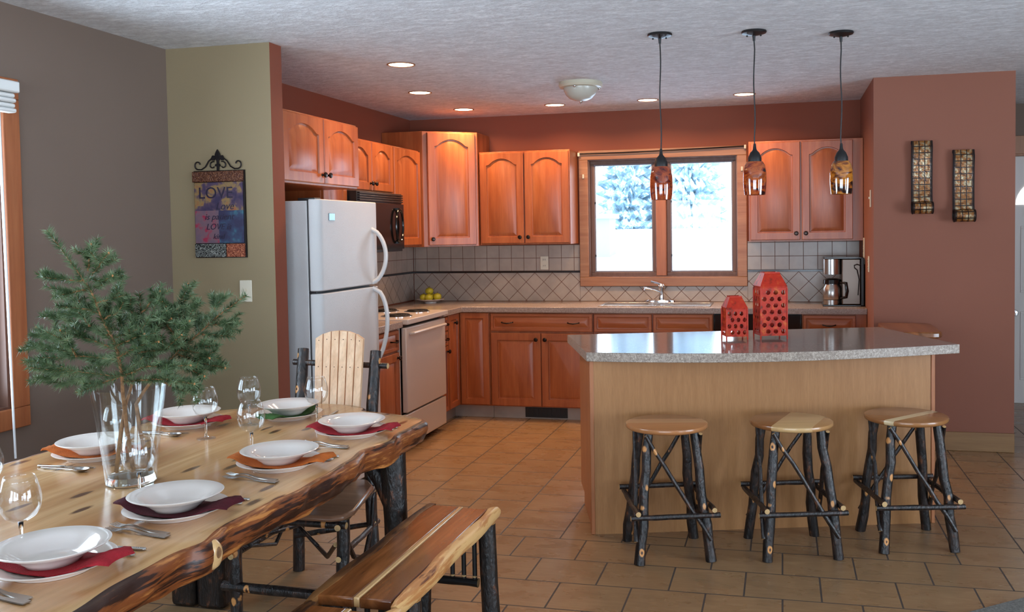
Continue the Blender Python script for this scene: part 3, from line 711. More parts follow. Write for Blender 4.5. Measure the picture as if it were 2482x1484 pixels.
MB().tube([(.555, 7.295, 1.0), (.562, 7.285, 1.12), (.548, 7.28, 1.19), (.53, 7.28, 1.205), (.528, 7.28, 1.225), (.548, 7.285, 1.232), (.58, 7.30, 1.22), (.595, 7.33, 1.25)], .004, 8).build('power_cord', M['blackm'], t)

# ------------------------------------------------------------------ ceiling fixtures
cans = [(-2.192, 5.182, 'nearest of the recessed ceiling lights, in front of the refrigerator cabinets'), (-2.501, 6.242, 'recessed ceiling light above the range'),
        (-2.510, 7.204, 'recessed ceiling light in the far left corner of the kitchen'), (-1.745, 7.197, 'recessed ceiling light above the two-door cabinet left of the window'),
        (-1.001, 7.173, 'recessed ceiling light above the left half of the window, left of the first pendant cord'), (-.267, 7.115, 'rightmost recessed ceiling light, behind the middle pendant cord')]
for x, y, lb in cans:
    t = thing('recessed_light', lb, 'ceiling light', (x, y, H), group='recessed lights in the kitchen ceiling')
    MB().lathe([(.074, .004), (.084, .004), (.084, -.003), (.078, -.006), (.073, -.003)], 40, (x, y, H), closed=True).build('trim_ring', M['trimring'], t)
    MB().lathe([(0, -.0015), (.074, -.0015), (.074, -.0005), (0, -.0005)], 40, (x, y, H)).build('lens', M['bulb'], t)
    L = bpy.data.lights.new('can_lamp', 'AREA'); L.shape = 'DISK'; L.size = .13; L.energy = CAN; L.color = (1.0, .62, .34); L.spread = R(150)
    lo = bpy.data.objects.new('lamp', L); C.objects.link(lo); lo.parent = t; lo.location = (0, 0, -.008)
t = thing('dome_light', 'unlit frosted glass dome light flush on the kitchen ceiling', 'ceiling light', (-1.319, 6.19, H))
MB().lathe([(.145, .003), (.150, -.02), (.142, -.034), (.118, -.038), (.118, .003)], 48, (-1.319, 6.19, H), closed=True).build('rim', M['domer'], t)
MB().lathe([(.117, -.036), (.115, -.055), (.10, -.085), (.075, -.108), (.04, -.122), (0, -.126)], 48, (-1.319, 6.19, H)).build('glass_bowl', M['dome'], t)
MB().lathe([(0, -.124), (.01, -.126), (.008, -.136), (.004, -.142), (0, -.143)], 16, (-1.319, 6.19, H)).build('finial', M['chrome'], t)
for a in (.4, 2.5, 4.6): MB().ball((-1.319 + .128 * math.cos(a), 6.19 + .128 * math.sin(a), H - .040), .010, 10, 6).build('clip', M['chrome'], t)
# pendants
pcol = [((110, 34, 22), (160, 70, 30), (120, 44, 24)), ((120, 36, 20), (176, 84, 30), (130, 60, 30)), ((120, 60, 20), (186, 116, 36), (150, 90, 28))]
plab = ['leftmost pendant lamp, its amber shade hanging in front of the window', 'middle pendant lamp over the island with a reddish amber glass shade', 'rightmost pendant lamp over the island with a golden amber glass shade']
for i, (x, y, zb) in enumerate(((-.604, 4.80, 1.668), (-.133, 4.88, 1.684), (.302, 5.045, 1.684))):
    t = thing('pendant_lamp', plab[i], 'pendant lamp', (x, y, H), group='pendant lamps over the island')
    cn = MB().lathe([(0, 0), (.062, 0), (.064, -.006), (.060, -.012), (.03, -.020), (.008, -.024), (.006, -.05), (0, -.05)], 36, (x, y, H)).build('canopy', M['blackm'], t)
    for q in (-.034, .034): MB().ball((x + q, y - .012, H - .026), .005, 8, 6).build('screw', M['blackm'], cn)
    pts = [(x + .003 * math.sin(k_ * .8 + i), y, H - .045 - (H - .045 - zb - .245) * k_ / 12) for k_ in range(13)]; pts[0] = (x, y, H - .045); pts[-1] = (x, y, zb + .245)
    MB().tube(pts, .0034, 8).build('cord', M['blackm'], t)
    MB().lathe([(0, .265), (.006, .262), (.009, .235), (.012, .228), (.024, .215), (.034, .19), (.034, .168), (.024, .162), (0, .162)], 28, (x, y, zb)).build('socket_cup', M['blackm'], t)
    MB().lathe([(.018, .172), (.040, .170), (.051, .152), (.0575, .115), (.0590, .07), (.0565, .03), (.0525, 0), (.0495, .001), (.0535, .03), (.056, .07), (.0545, .115), (.048, .149), (.038, .166), (.018, .168)], 48, (x, y, zb), closed=True).build('glass_shade', amber('amber_glass_%d' % i, pcol[i], i * 3.1), t)

# ------------------------------------------------------------------ wall decorations
t = thing('wall_sign', 'painted hanging sign with love words and an iron fleur-de-lis hanger on the olive wall', 'wall sign', (-2.897, 4.376, 1.63))
YS = 4.376
k = NM('sign_paint', .55, 0, .3); tc = k.node('ShaderNodeTexCoord'); sp = k.node('ShaderNodeSeparateXYZ'); k.l.new(tc.outputs['Object'], sp.inputs[0])
xx, zz = sp.outputs['X'], sp.outputs['Z']
n1 = k.noise(k.coord((1, 1, 1)), 16, 3, .5, .4)
top = k.ramp(n1, [(.36, (58, 50, 78)), (.5, (84, 66, 86)), (.58, (140, 114, 74)), (.68, (150, 92, 62))])
lft = k.ramp(k.noise(k.coord(loc=(3, 0, 0)), 22, 3), [(.4, (108, 88, 102)), (.56, (120, 90, 100)), (.66, (150, 44, 70))]); rgt = k.ramp(k.noise(k.coord(loc=(8, 0, 0)), 18, 3), [(.4, (52, 50, 78)), (.56, (56, 68, 96)), (.68, (62, 108, 124))])
low = k.mix(k.math('GREATER_THAN', k.math('ADD', xx, k.math('MULTIPLY', k.math('SUBTRACT', n1, .5), .01)), .0), lft, rgt)
k.base(k.mix(k.math('LESS_THAN', zz, .02), top, low)); k.bump(n1, .2, .003)
MB().box(-3.040, YS - .018, 1.477, -2.752, YS - .002, 1.800).build('painted_panel', k.m, t, bev=.002)
def filigree(name, bg, fg, sc):
    k = NM(name, .45, .3, .5); vo = k.node('ShaderNodeTexVoronoi', feature='DISTANCE_TO_EDGE'); vo.inputs['Scale'].default_value = sc; k.l.new(k.coord(), vo.inputs['Vector'])
    w_ = k.node('ShaderNodeTexWave', wave_type='RINGS'); w_.inputs['Scale'].default_value = sc * .5; w_.inputs['Distortion'].default_value = 22; w_.inputs['Detail Scale'].default_value = 3.0; k.l.new(k.coord(), w_.inputs['Vector'])
    k.base(k.ramp(w_.outputs['Fac'], [(.45, bg), (.75, fg)])); k.bump(w_.outputs['Fac'], .5, .004); return k.m
MB().box(-3.048, YS - .024, 1.802, -2.746, YS - .002, 1.858).build('top_band', filigree('copper_band', (84, 46, 34), (120, 78, 54), 26), t, bev=.004)
MB().box(-3.042, YS - .022, 1.404, -2.858, YS - .002, 1.474).build('pewter_plate', filigree('pewter_filigree', (48, 48, 48), (142, 146, 140), 30), t, bev=.002)
MB().box(-2.854, YS - .022, 1.404, -2.748, YS - .002, 1.474).build('copper_plate', filigree('copper_filigree', (126, 58, 40), (190, 116, 84), 30), t, bev=.002)
MB().box(-3.044, YS - .012, 1.400, -2.742, YS - .001, 1.862).build('backing_board', M['iron'], t)
def text(s_, x, z, size, mat, ext=.0012, shear=0, parent=None, sx=1.0):
    cu = bpy.data.curves.new('lettering', 'FONT'); cu.body = s_; cu.size = size; cu.extrude = ext; cu.align_x = 'CENTER'; cu.shear = shear; cu.resolution_u = 4
    o = bpy.data.objects.new('tmp', cu); C.objects.link(o); bpy.context.view_layer.update()
    dg = bpy.context.evaluated_depsgraph_get(); me = bpy.data.meshes.new_from_object(o.evaluated_get(dg)); bpy.data.objects.remove(o)
    me.transform(Matrix.Translation((x, YS - .0185, z)) @ Matrix.Rotation(R(90), 4, 'X') @ Matrix.Diagonal((sx, 1, 1, 1)))
    p = parent; me.transform((Matrix.Translation(p.location)).inverted()); me.materials.clear(); me.materials.append(mat)
    ob = bpy.data.objects.new('lettering', me); C.objects.link(ob); ob.parent = p; return ob
M['ink'] = plain('dark_ink', (34, 26, 52), .5); M['gold'] = plain('gold_paint', (168, 140, 88), .45, .2)
text('LOVE', -2.912, 1.715, .086, M['ink'], .0012, 0, t, 1.0); text('Love', -2.86, 1.655, .055, M['ink'], .001, .3, t); text('is patient', -2.895, 1.602, .047, M['ink'], .001, .3, t)
text('LOVE is', -2.90, 1.55, .045, M['ink'], .001, .3, t); text('kind', -2.90, 1.50, .04, M['ink'], .001, .3, t)
# iron hanger
mb = MB(); xc, zc, yy = -2.897, 1.862, YS - .012
def spiral(cx, cz, r0, a0, a1, n=18, r1=.008): return [(cx + (r0 + (r1 - r0) * i / n) * math.cos(a0 + (a1 - a0) * i / n), yy, cz + (r0 + (r1 - r0) * i / n) * math.sin(a0 + (a1 - a0) * i / n)) for i in range(n + 1)]
for s_ in (-1, 1):
    P = [(xc + s_ * .008, yy, zc + .062), (xc + s_ * .03, yy, zc + .068), (xc + s_ * .055, yy, zc + .05), (xc + s_ * .075, yy, zc + .02), (xc + s_ * .10, yy, zc + .006)]
    sp_ = spiral(xc + s_ * .118, zc + .032, .026, -PI / 2 - s_ * .3, -PI / 2 + s_ * 4.6, 20, .010)
    mb.tube(P + sp_, .0036, 6)
    mb.tube(spiral(xc + s_ * .030, zc + .026, .022, PI / 2 + s_ * .4 + (0 if s_ > 0 else 0), PI / 2 - s_ * 4.2, 18, .008), .0032, 6)
mb.build('scrollwork', M['iron'], t)
mb = MB(); mb.T = Matrix.Translation((xc, yy + .004, zc)) @ Matrix.Rotation(R(90), 4, 'X')
mb.prism([(-.006, 0), (.006, 0), (.006, .05), (.013, .07), (.015, .085), (.008, .10), (0, .112), (-.008, .10), (-.015, .085), (-.013, .07), (-.006, .05)], 0, .008)
for s_ in (-1, 1): mb.prism([(s_ * .006, .052), (s_ * .018, .062), (s_ * .022, .052), (s_ * .034, .052), (s_ * .038, .066), (s_ * .03, .08), (s_ * .018, .078), (s_ * .009, .068)], 0, .008)
mb.prism([(-.016, .022), (.016, .022), (.012, .034), (-.012, .034)], 0, .01)
mb.build('fleur_de_lis', M['iron'], t, bev=.001)
# two mosaic scroll sconces on the pillar wall
k = NM('mosaic_scroll', .25, .35, .6); vo = k.node('ShaderNodeTexBrick'); vo.offset = 0
for n_2, v_ in (('Scale', 1), ('Mortar Size', .003), ('Brick Width', .036), ('Row Height', .042)): vo.inputs[n_2].default_value = v_
cb = k.node('ShaderNodeCombineXYZ'); tc = k.node('ShaderNodeTexCoord'); sp = k.node('ShaderNodeSeparateXYZ'); k.l.new(tc.outputs['Object'], sp.inputs[0]); k.l.new(sp.outputs['X'], cb.inputs[0]); k.l.new(sp.outputs['Z'], cb.inputs[1])
mp = k.node('ShaderNodeVectorMath', operation='ADD'); mp.inputs[1].default_value = (.054, 0, 0); k.l.new(cb.outputs[0], mp.inputs[0]); k.l.new(mp.outputs[0], vo.inputs['Vector'])
c1 = k.ramp(k.noise(k.coord(), 34, 3), [(.36, (84, 52, 30)), (.5, (150, 96, 44)), (.6, (150, 132, 100)), (.68, (186, 170, 140))]); k.base(k.mix(vo.outputs['Fac'], c1, lin((40, 28, 24))))
k.bump(k.mix(.5, k.math('SUBTRACT', 1.0, vo.outputs['Fac']), k.noise(k.coord(), 60, 2)), .8, .006); M['mos'] = k.m
for xc, zt, zb, lb in ((.909, 2.078, 1.585, 'left of the two amber mosaic scroll sconces on the pillar wall, hung slightly higher'), (1.168, 2.010, 1.528, 'right of the two amber mosaic scroll sconces on the pillar wall, hung slightly lower')):
    t = thing('scroll_sconce', lb, 'wall decoration', (xc, YP, (zt + zb) / 2), group='scroll sconces on the pillar wall')
    w = .058; prof = [(YP - .012, zt)]
    # side profile in (y,z): curl at top, nearly straight drop, rolled cup at the bottom
    pts = [(YP - .03 - .018 * math.sin(a), zt - .018 + .018 * math.cos(a)) for a in [-PI / 2 + i * PI / 8 for i in range(5)]]
    pts += [(YP - .046, zt - .04), (YP - .034, zt - .14), (YP - .030, zt - .26), (YP - .034, zb + .13), (YP - .040, zb + .10)]
    cy_, cz_, rr = YP - .070, zb + .052, .050
    roll = [(cy_ + rr * (1 - .025 * i) * math.cos(a), cz_ + rr * (1 - .025 * i) * math.sin(a)) for i, a in enumerate([PI * .30 - j * PI / 8 for j in range(15)])]
    sh = pts + roll; mb = MB(); th = .006; n = len(sh); vs = []
    for j, (y_, z_) in enumerate(sh):
        a = sh[max(j - 1, 0)]; b = sh[min(j + 1, n - 1)]; tx, tz = b[0] - a[0], b[1] - a[1]; l_ = math.hypot(tx, tz) or 1; nx, nz = tz / l_ * th / 2, -tx / l_ * th / 2
        vs += [(xc - w, y_ + nx, z_ + nz), (xc + w, y_ + nx, z_ + nz), (xc + w, y_ - nx, z_ - nz), (xc - w, y_ - nx, z_ - nz)]
    fs = [(j * 4 + a, j * 4 + (a + 1) % 4, j * 4 + 4 + (a + 1) % 4, j * 4 + 4 + a) for j in range(n - 1) for a in range(4)] + [(0, 1, 2, 3), (4 * n - 1, 4 * n - 2, 4 * n - 3, 4 * n - 4)]
    mb._add(vs, fs); mb.build('mosaic_band', M['mos'], t, ang=60)
    mb = MB()
    for s_ in (-w - .004, w + .004): mb.tube([(xc + s_, y_, z_) for y_, z_ in sh], .0055, 6)
    mb.build('iron_edge', M['iron'], t)
    MB().box(xc - .012, YP - .028, zt - .10, xc + .012, YP - .0005, zt - .06).build('hanger', M['iron'], t)

# blind and cord of the dining window
t = thing('window_blind', 'white fabric blind gathered at the top of the dining window', 'blind', (XL, 2.4, 2.15))
MB().box(XL + .023, 1.50, 2.13, XL + .075, 3.305, 2.178).build('head_rail', M['blind'], t, bev=.006)
mb = MB()
for i in range(4): mb.box(XL + .026 - .002 * i, 1.52, 2.045 + i * .021, XL + .07 - .006 * (i % 2), 3.29, 2.064 + i * .021)
mb.build('gathered_folds', M['blind'], t, bev=.007)
t = thing('blind_cord', 'long white pull cord hanging from the dining window blind', 'cord', (XL + .06, 3.18, 1.3))
MB().tube([(XL + .078, 3.185, 2.04), (XL + .082, 3.186, 1.5), (XL + .086, 3.188, 1.0), (XL + .090, 3.19, .60)], [.0062, .0055, .005, .0045], 8).build('cord', M['cordw'], t)
# ------------------------------------------------------------------ island
IR = R(17.0)
t = thing('kitchen_island', 'kitchen island with pale maple panelled back and curved speckled laminate top', 'kitchen island', (-.929, 4.471, 0), rz=IR)
LW_, DW_ = 1.755, .60
mb = MB().box(.012, .012, 0, LW_ - .012, DW_ - .075, .10).box(.010, .010, .10, LW_ - .010, DW_, .868)
mb.build('body', M['plyedge'], t, local=True)
MB().box(.008, .0, .0, LW_ - .022, .0098, .868).build('back_panel', M['ply'], t, local=True)
MB().box(0, -.004, 0, .020, .03, .868).build('corner_trim', M['plyedge'], t, local=True, bev=.003)
MB().box(LW_ - .020, -.004, 0, LW_, .03, .868).build('corner_trim', M['plyedge'], t, local=True, bev=.003)
MB().box(.0, .031, .105, .0098, DW_ - .02, .868).build('end_panel', M['plyedge'], t, local=True)
MB().box(LW_ - .0098, .031, .105, LW_, DW_ - .02, .868).build('end_panel', M['plyedge'], t, local=True)
# top: local outline, bowed front
rot = Matrix.Rotation(-IR, 4, 'Z')
def tl(x, y): v = rot @ Vector((x + .929, y - 4.471, 0)); return (v.x, v.y)
A_, B_, C_, D_ = tl(-.934, 4.478), tl(.866, 4.987), tl(.559, 5.802), tl(-1.208, 5.202)
A_ = (A_[0] - .012, A_[1] - .02)
front = [(A_[0] + (B_[0] - A_[0]) * i / 28, A_[1] + (B_[1] - A_[1]) * i / 28 - .155 * math.sin(PI * (i / 28) ** .9)) for i in range(29)]
poly = front + [(C_[0], C_[1]), (D_[0], D_[1])]
MB().prism(poly, .869, CT - .0006, 0).build('countertop_edge', M['lamedge'], t, local=True, bev=.002)
poly2 = [(x * .9985 + .001, y + .001) for x, y in front] + [(C_[0] - .001, C_[1] - .001), (D_[0] + .001, D_[1] - .001)]
MB().prism(poly2, CT - .0012, CT + .0004, 0).build('countertop', M['lamtop'], t, local=True)

# lanterns
k = NM('worn_red_metal', .42, .1, .4); a = k.noise(k.coord(), 26, 4, .6); k.base(k.ramp(a, [(.32, (104, 34, 14)), (.45, (178, 38, 14)), (.58, (186, 46, 18)), (.7, (198, 92, 32))])); k.bump(a, .2, .003); M['redm'] = k.m
def lantern(name, label, c, rz, w, d_, h, hb, rows, cols):
    t = thing(name, label, 'lantern', c, rz, 'red metal lanterns on the island')
    leg = .018; T_ = .0022
    def face(mb, W, Tm, nr, nc):
        # perforated panel: staggered oval holes built from grid cells
        z0, z1 = leg, hb; cw = W / (nc + .5); ch = (z1 - z0 - .012) / nr
        vs = []; fs = []
        def poly_cell(cx, cz, hw, hh, rx, rz_):
            n0 = len(vs); N = 16
            for y_ in (0, T_):
                for k_ in range(N):
                    a = 2 * PI * k_ / N; ca, sa = math.cos(a), math.sin(a); m_ = max(abs(ca), abs(sa)); vs.append((cx + hw * ca / m_, y_, cz + hh * sa / m_))
                for k_ in range(N):
                    a = 2 * PI * k_ / N; vs.append((cx + rx * math.cos(a), y_, cz + rz_ * math.sin(a)))
            for k_ in range(N):
                j = (k_ + 1) % N
                fs.append((n0 + k_, n0 + j, n0 + N + j, n0 + N + k_)); fs.append((n0 + 2 * N + k_, n0 + 3 * N + k_, n0 + 3 * N + j, n0 + 2 * N + j)); fs.append((n0 + N + k_, n0 + N + j, n0 + 3 * N + j, n0 + 3 * N + k_))
        for r_ in range(nr):
            off = 0 if r_ % 2 else .5
            cz = z0 + .006 + ch * (r_ + .5)
            for c_ in range(nc): poly_cell(-W / 2 + cw * (c_ + .5 + off), cz, cw / 2, ch / 2, cw * .30, ch * .36)
            # filler half cell
            a0 = -W / 2 if off else -W / 2 + cw * nc; b0 = -W / 2 + cw * .5 if off else W / 2
            n0 = len(vs); vs.extend([(a0, 0, cz - ch / 2), (b0, 0, cz - ch / 2), (b0, 0, cz + ch / 2), (a0, 0, cz + ch / 2)]); fs.append((n0, n0 + 1, n0 + 2, n0 + 3))
        for za, zb_ in ((z0, z0 + .006), (z1 - .006, z1)):
            n0 = len(vs); vs.extend([(-W / 2, 0, za), (W / 2, 0, za), (W / 2, 0, zb_), (-W / 2, 0, zb_)]); fs.append((n0, n0 + 1, n0 + 2, n0 + 3))
        mb.T = Tm; mb._add(vs, fs); mb.T = Matrix()
    for (W, Tm, nc) in ((w, Matrix.Translation((0, -d_ / 2, 0)), cols), (w, Matrix.Translation((0, d_ / 2, 0)) @ Matrix.Rotation(PI, 4, 'Z'), cols), (d_, Matrix.Translation((w / 2, 0, 0)) @ Matrix.Rotation(PI / 2, 4, 'Z'), cols), (d_, Matrix.Translation((-w / 2, 0, 0)) @ Matrix.Rotation(-PI / 2, 4, 'Z'), cols)):
        mb = MB(); face(mb, W, Tm, rows, nc); mb.build('side_panel', M['redm'], t, local=True, recalc=False, ang=30)
    for sx in (-1, 1):
        for sy in (-1, 1): MB().tube([(sx * w / 2, sy * d_ / 2, 0), (sx * w / 2, sy * d_ / 2, hb)], .0042, 8).build('corner_post', M['redm'], t, local=True)
    mb = MB()
    r2 = .5; v = [(-w / 2, -d_ / 2, hb), (w / 2, -d_ / 2, hb), (w / 2, d_ / 2, hb), (-w / 2, d_ / 2, hb), (-w / 2 * 1.02, -d_ / 2 * 1.02, hb + (h - hb) * .12), (w / 2 * 1.02, -d_ / 2 * 1.02, hb + (h - hb) * .12), (w / 2 * 1.02, d_ / 2 * 1.02, hb + (h - hb) * .12), (-w / 2 * 1.02, d_ / 2 * 1.02, hb + (h - hb) * .12),
             (-w * .29, -d_ * .29, h - .006), (w * .29, -d_ * .29, h - .006), (w * .29, d_ * .29, h - .006), (-w * .29, d_ * .29, h - .006), (-w * .29, -d_ * .29, h), (w * .29, -d_ * .29, h), (w * .29, d_ * .29, h), (-w * .29, d_ * .29, h), (-w * .22, -d_ * .22, h - .012), (w * .22, -d_ * .22, h - .012), (w * .22, d_ * .22, h - .012), (-w * .22, d_ * .22, h - .012)]
    f = [(a + i, a + (i + 1) % 4, a + 4 + (i + 1) % 4, a + 4 + i) for a in (0, 4, 8, 12) for i in range(4)]
    mb._add(v, f); mb.build('roof', M['redm'], t, local=True, ang=20)
    MB().box(-w / 2 + .004, -d_ / 2 + .004, leg, w / 2 - .004, d_ / 2 - .004, leg + .003).build('floor_plate', M['redm'], t, local=True)
    return t
lantern('lantern', 'small red perforated metal lantern on the island, left of the tall one', (-.252, 5.100, CT + .0005), R(17), .115, .11, .235, .165, 4, 3)
lantern('lantern', 'tall red perforated metal lantern on the island', (-.064, 5.180, CT + .0005), R(17), .145, .14, .360, .275, 7, 3)

# small table behind the island
t = thing('side_table', 'brown wooden table top just showing behind the right end of the island', 'table', (.78, 6.28, 0))
P = [(.625, 5.98), (.88, 5.98), (.925, 6.0), (.95, 6.05), (.955, 6.5), (.93, 6.56), (.625, 6.56)]
MB().prism(P, .826, .866).build('top', M['bench'], t, bev=.01)
for x, y in ((.66, 6.02), (.84, 6.05), (.66, 6.5), (.86, 6.5)): MB().tube([(x, y, 0), (x, y, .826)], [.024, .02], 10).build('leg', M['bark'], t)

# ------------------------------------------------------------------ bar stools
def wob(p0, p1, n=7, a=.005, seed=0):
    rnd = random.Random(seed); p0, p1 = Vector(p0), Vector(p1)
    return [p0.lerp(p1, i / n) + (Vector((rnd.uniform(-a, a), rnd.uniform(-a, a), 0)) if 0 < i < n else Vector()) for i in range(n + 1)]
def log(mb, p0, p1, r0, r1=None, seed=0, a=.005, seg=10, n=7):
    r1 = r1 or r0; rnd = random.Random(seed + 99)
    mb.tube(wob(p0, p1, n, a, seed), [(r0 + (r1 - r0) * i / n) * rnd.uniform(.93, 1.07) for i in range(n + 1)], seg, 0, 1, jit=.03)
BM = [M['bark'], M['cut']]
def make_stool(name, label, loc_, rz, seat, sd):
    t = thing(name, label, 'stool', loc_, rz, 'rustic bar stools at the island')
    zs = .612
    MB().lathe([(0, -.028), (.17, -.028), (.188, -.022), (.193, -.012), (.190, -.003), (.182, 0), (0, 0)], 56, (0, 0, zs)).build('seat', seat, t, local=True, ang=50)
    tops = [(-.105, -.105), (.105, -.105), (.105, .105), (-.105, .105)]; bots = [(-.165, -.165), (.165, -.165), (.165, .165), (-.165, .165)]
    for i in range(4):
        mb = MB(); log(mb, (*bots[i], 0), (*tops[i], zs - .028), .0245, .021, sd + i, .006, 12); mb.build('leg', BM, t, local=True)
    def at_(i, z, ex=0): s_ = z / (zs - .028); return Vector((bots[i][0] + (tops[i][0] - bots[i][0]) * s_, bots[i][1] + (tops[i][1] - bots[i][1]) * s_, z))
    hs = [.215, .245, .265, .24]
    for i in range(4):
        j = (i + 1) % 4; z = hs[i]; a, b = at_(i, z), at_(j, z); d_ = (b - a).normalized(); o_ = Vector((d_.y, -d_.x, 0)) * .034
        mb = MB(); log(mb, a - d_ * .062 + o_, b + d_ * .062 + o_, .0125, .0125, sd + 10 + i, .003, 8); mb.build('rung', BM, t, local=True)
    for i in range(4):
        j = (i + 1) % 4; o1 = Vector((0, 0, 0))
        a, b = at_(i, zs - .06), at_(j, .12); d_ = (b - a).normalized(); n_ = Vector(((at_(j, .3) - at_(i, .3)).y, -(at_(j, .3) - at_(i, .3)).x, 0)).normalized()
        mb = MB(); log(mb, a - d_ * .03 + n_ * .026, b + d_ * .02 + n_ * .026, .009, .0105, sd + 20 + i, .004, 8); mb.build('brace', BM, t, local=True)
    return t
make_stool('bar_stool', 'leftmost bar stool at the island, honey-coloured round seat on bark legs', (-.530, 4.312, 0), R(19), M['seatA'], 11)
make_stool('bar_stool', 'middle bar stool at the island, round seat with a pale wedge on bark legs', (.038, 4.460, 0), R(17), M['seatB'], 47)
make_stool('bar_stool', 'rightmost bar stool at the island, brown round seat with a cream stripe on bark legs', (.572, 4.668, 0), R(14), M['seatD'], 83)

# ------------------------------------------------------------------ dining table
t = thing('dining_table', 'long live-edge pine dining table on dark log legs, set for a meal', 'dining table', (-1.95, 2.4, 0))
TZ, TB = .760, .675
def xr(y):
    w = .012 * math.sin(y * 5.1 + .6) + .008 * math.sin(y * 13 + 1) + .004 * math.sin(y * 29)
    b = -.030 * math.exp(-((y - 2.93) / .10) ** 2) + .022 * math.exp(-((y - 3.12) / .09) ** 2) + .015 * math.exp(-((y - 1.98) / .05) ** 2)
    c = 0
    if y > 3.42: c = -.16 * ((y - 3.42) / .15) ** 2.6
    return -1.392 + w * .7 + b + c
def xl(y):
    c = 0
    if y > 3.25: c = .30 * ((y - 3.25) / .38) ** 2.2
    return -2.535 + .012 * math.sin(y * 4.3) + c
mb = MB(); ys = [1.05 + (3.62 - 1.05) * i / 150 for i in range(151)]; vs = []; fs = []; ms = []
EP = [(-.012, 0, 0), (.0, -.003, 0), (.006, -.011, 0), (.011, -.030, 0), (.010, -.052, 0), (.003, -.072, 0), (-.008, -.084, 0)]
NP = 12 + 2 * len(EP) + 2
rows = []
nz = lambda y, k_: .0030 * math.sin(y * 31 + k_ * 1.2) + .0018 * math.sin(y * 67 + k_ * .9) + .0035 * math.sin(y * 11 + k_ * 1.0)
for y in ys:
    a, b = xl(y), xr(y); row = []
    for i in range(9): row.append((a + .016 + (b - .014 - a - .016) * i / 8, y, TZ))
    for k_, (dx, dz, _) in enumerate(EP[1:]): row.append((b + dx + nz(y, k_) * (1 if k_ > 0 else .4), y, TZ + dz + nz(y, k_ + 9) * (.6 if k_ > 0 else .2)))
    row.append((b - .10, y, TB)); row.append((a + .10, y, TB))
    for k_, (dx, dz, _) in reversed(list(enumerate(EP[1:]))): row.append((a - dx - nz(y, k_ + 3), y, TZ + dz + nz(y, k_ + 5) * .3))
    rows.append(row)
n = len(rows[0])
for r_ in rows: vs += r_
for j in range(len(rows) - 1):
    for i in range(n):
        fs.append((j * n + i, j * n + (i + 1) % n, (j + 1) * n + (i + 1) % n, (j + 1) * n + i)); ms.append(0 if i < 8 or i == n - 1 and False else 1)
# far end curves: extend with a shrinking convex cap
last = rows[-1]; cx0 = sum(p[0] for p in last) / n
for q in range(1, 9):
    th_ = q / 8; dy = .125 * math.sin(th_ * PI / 2); s_ = math.cos(th_ * PI / 2) ** .6 if q < 8 else .02
    row = [(cx0 - .05 + (p[0] - cx0 + .05) * max(s_, .02), p[1] + dy, p[2]) for p in last]; base_ = len(vs); vs += row
    for i in range(n): fs.append((base_ - n + i, base_ - n + (i + 1) % n, base_ + (i + 1) % n, base_ + i)); ms.append(0 if i < 8 else 1)
fs.append(tuple(range(n))); ms.append(1); L = len(vs) - n; fs.append(tuple(L + i for i in range(n - 1, -1, -1))); ms.append(1)
mb._add(vs, fs, ms); mb.build('table_top', [M['table'], M['live']], t, ang=50)
# knot on the near edge
mb = MB(); mb.T = Matrix.Translation((xr(2.02) + .008, 2.015, TZ - .042)) @ Matrix.Rotation(R(90), 4, 'Y'); mb.lathe([(0, .010), (.018, .010), (.030, .006), (.038, -.004)], 20, sy=.75); mb.build('edge_knot', M['sap'], t)
mb = MB(); mb.T = Matrix.Translation((xr(2.02) + .0175, 2.015, TZ - .036)) @ Matrix.Rotation(R(90), 4, 'Y'); mb.lathe([(0, .003), (.012, .003), (.015, 0)], 16, sy=.7); mb.build('edge_knot', M['twig'], t)
DB = [M['barkd'], M['cut']]
def tleg(pts, r, name='leg', m=DB, seg=14): mb = MB(); mb.tube(pts, r, seg, 0, 1, jit=.04); return mb.build(name, m, t)
tleg([(-1.46, 3.27, 0), (-1.445, 3.27, .2), (-1.445, 3.27, .42), (-1.455, 3.27, .678)], [.05, .044, .045, .05])
tleg([(-1.44, 3.27, .43), (-1.51, 3.29, .56), (-1.60, 3.31, .678)], [.035, .034, .04], 'leg_fork')
mb = MB()
for x0, x1 in ((-2.445, -2.33), (-2.325, -2.20)): mb.box(x0, 3.26, .0, x1, 3.34, .66)
mb.build('leg', M['barkd'], t, bev=.02)
tleg([(-1.46, 1.40, 0), (-1.47, 1.42, .35), (-1.47, 1.45, .66)], [.06, .05, .055]); tleg([(-2.38, 1.45, 0), (-2.38, 1.45, .66)], [.06, .055])
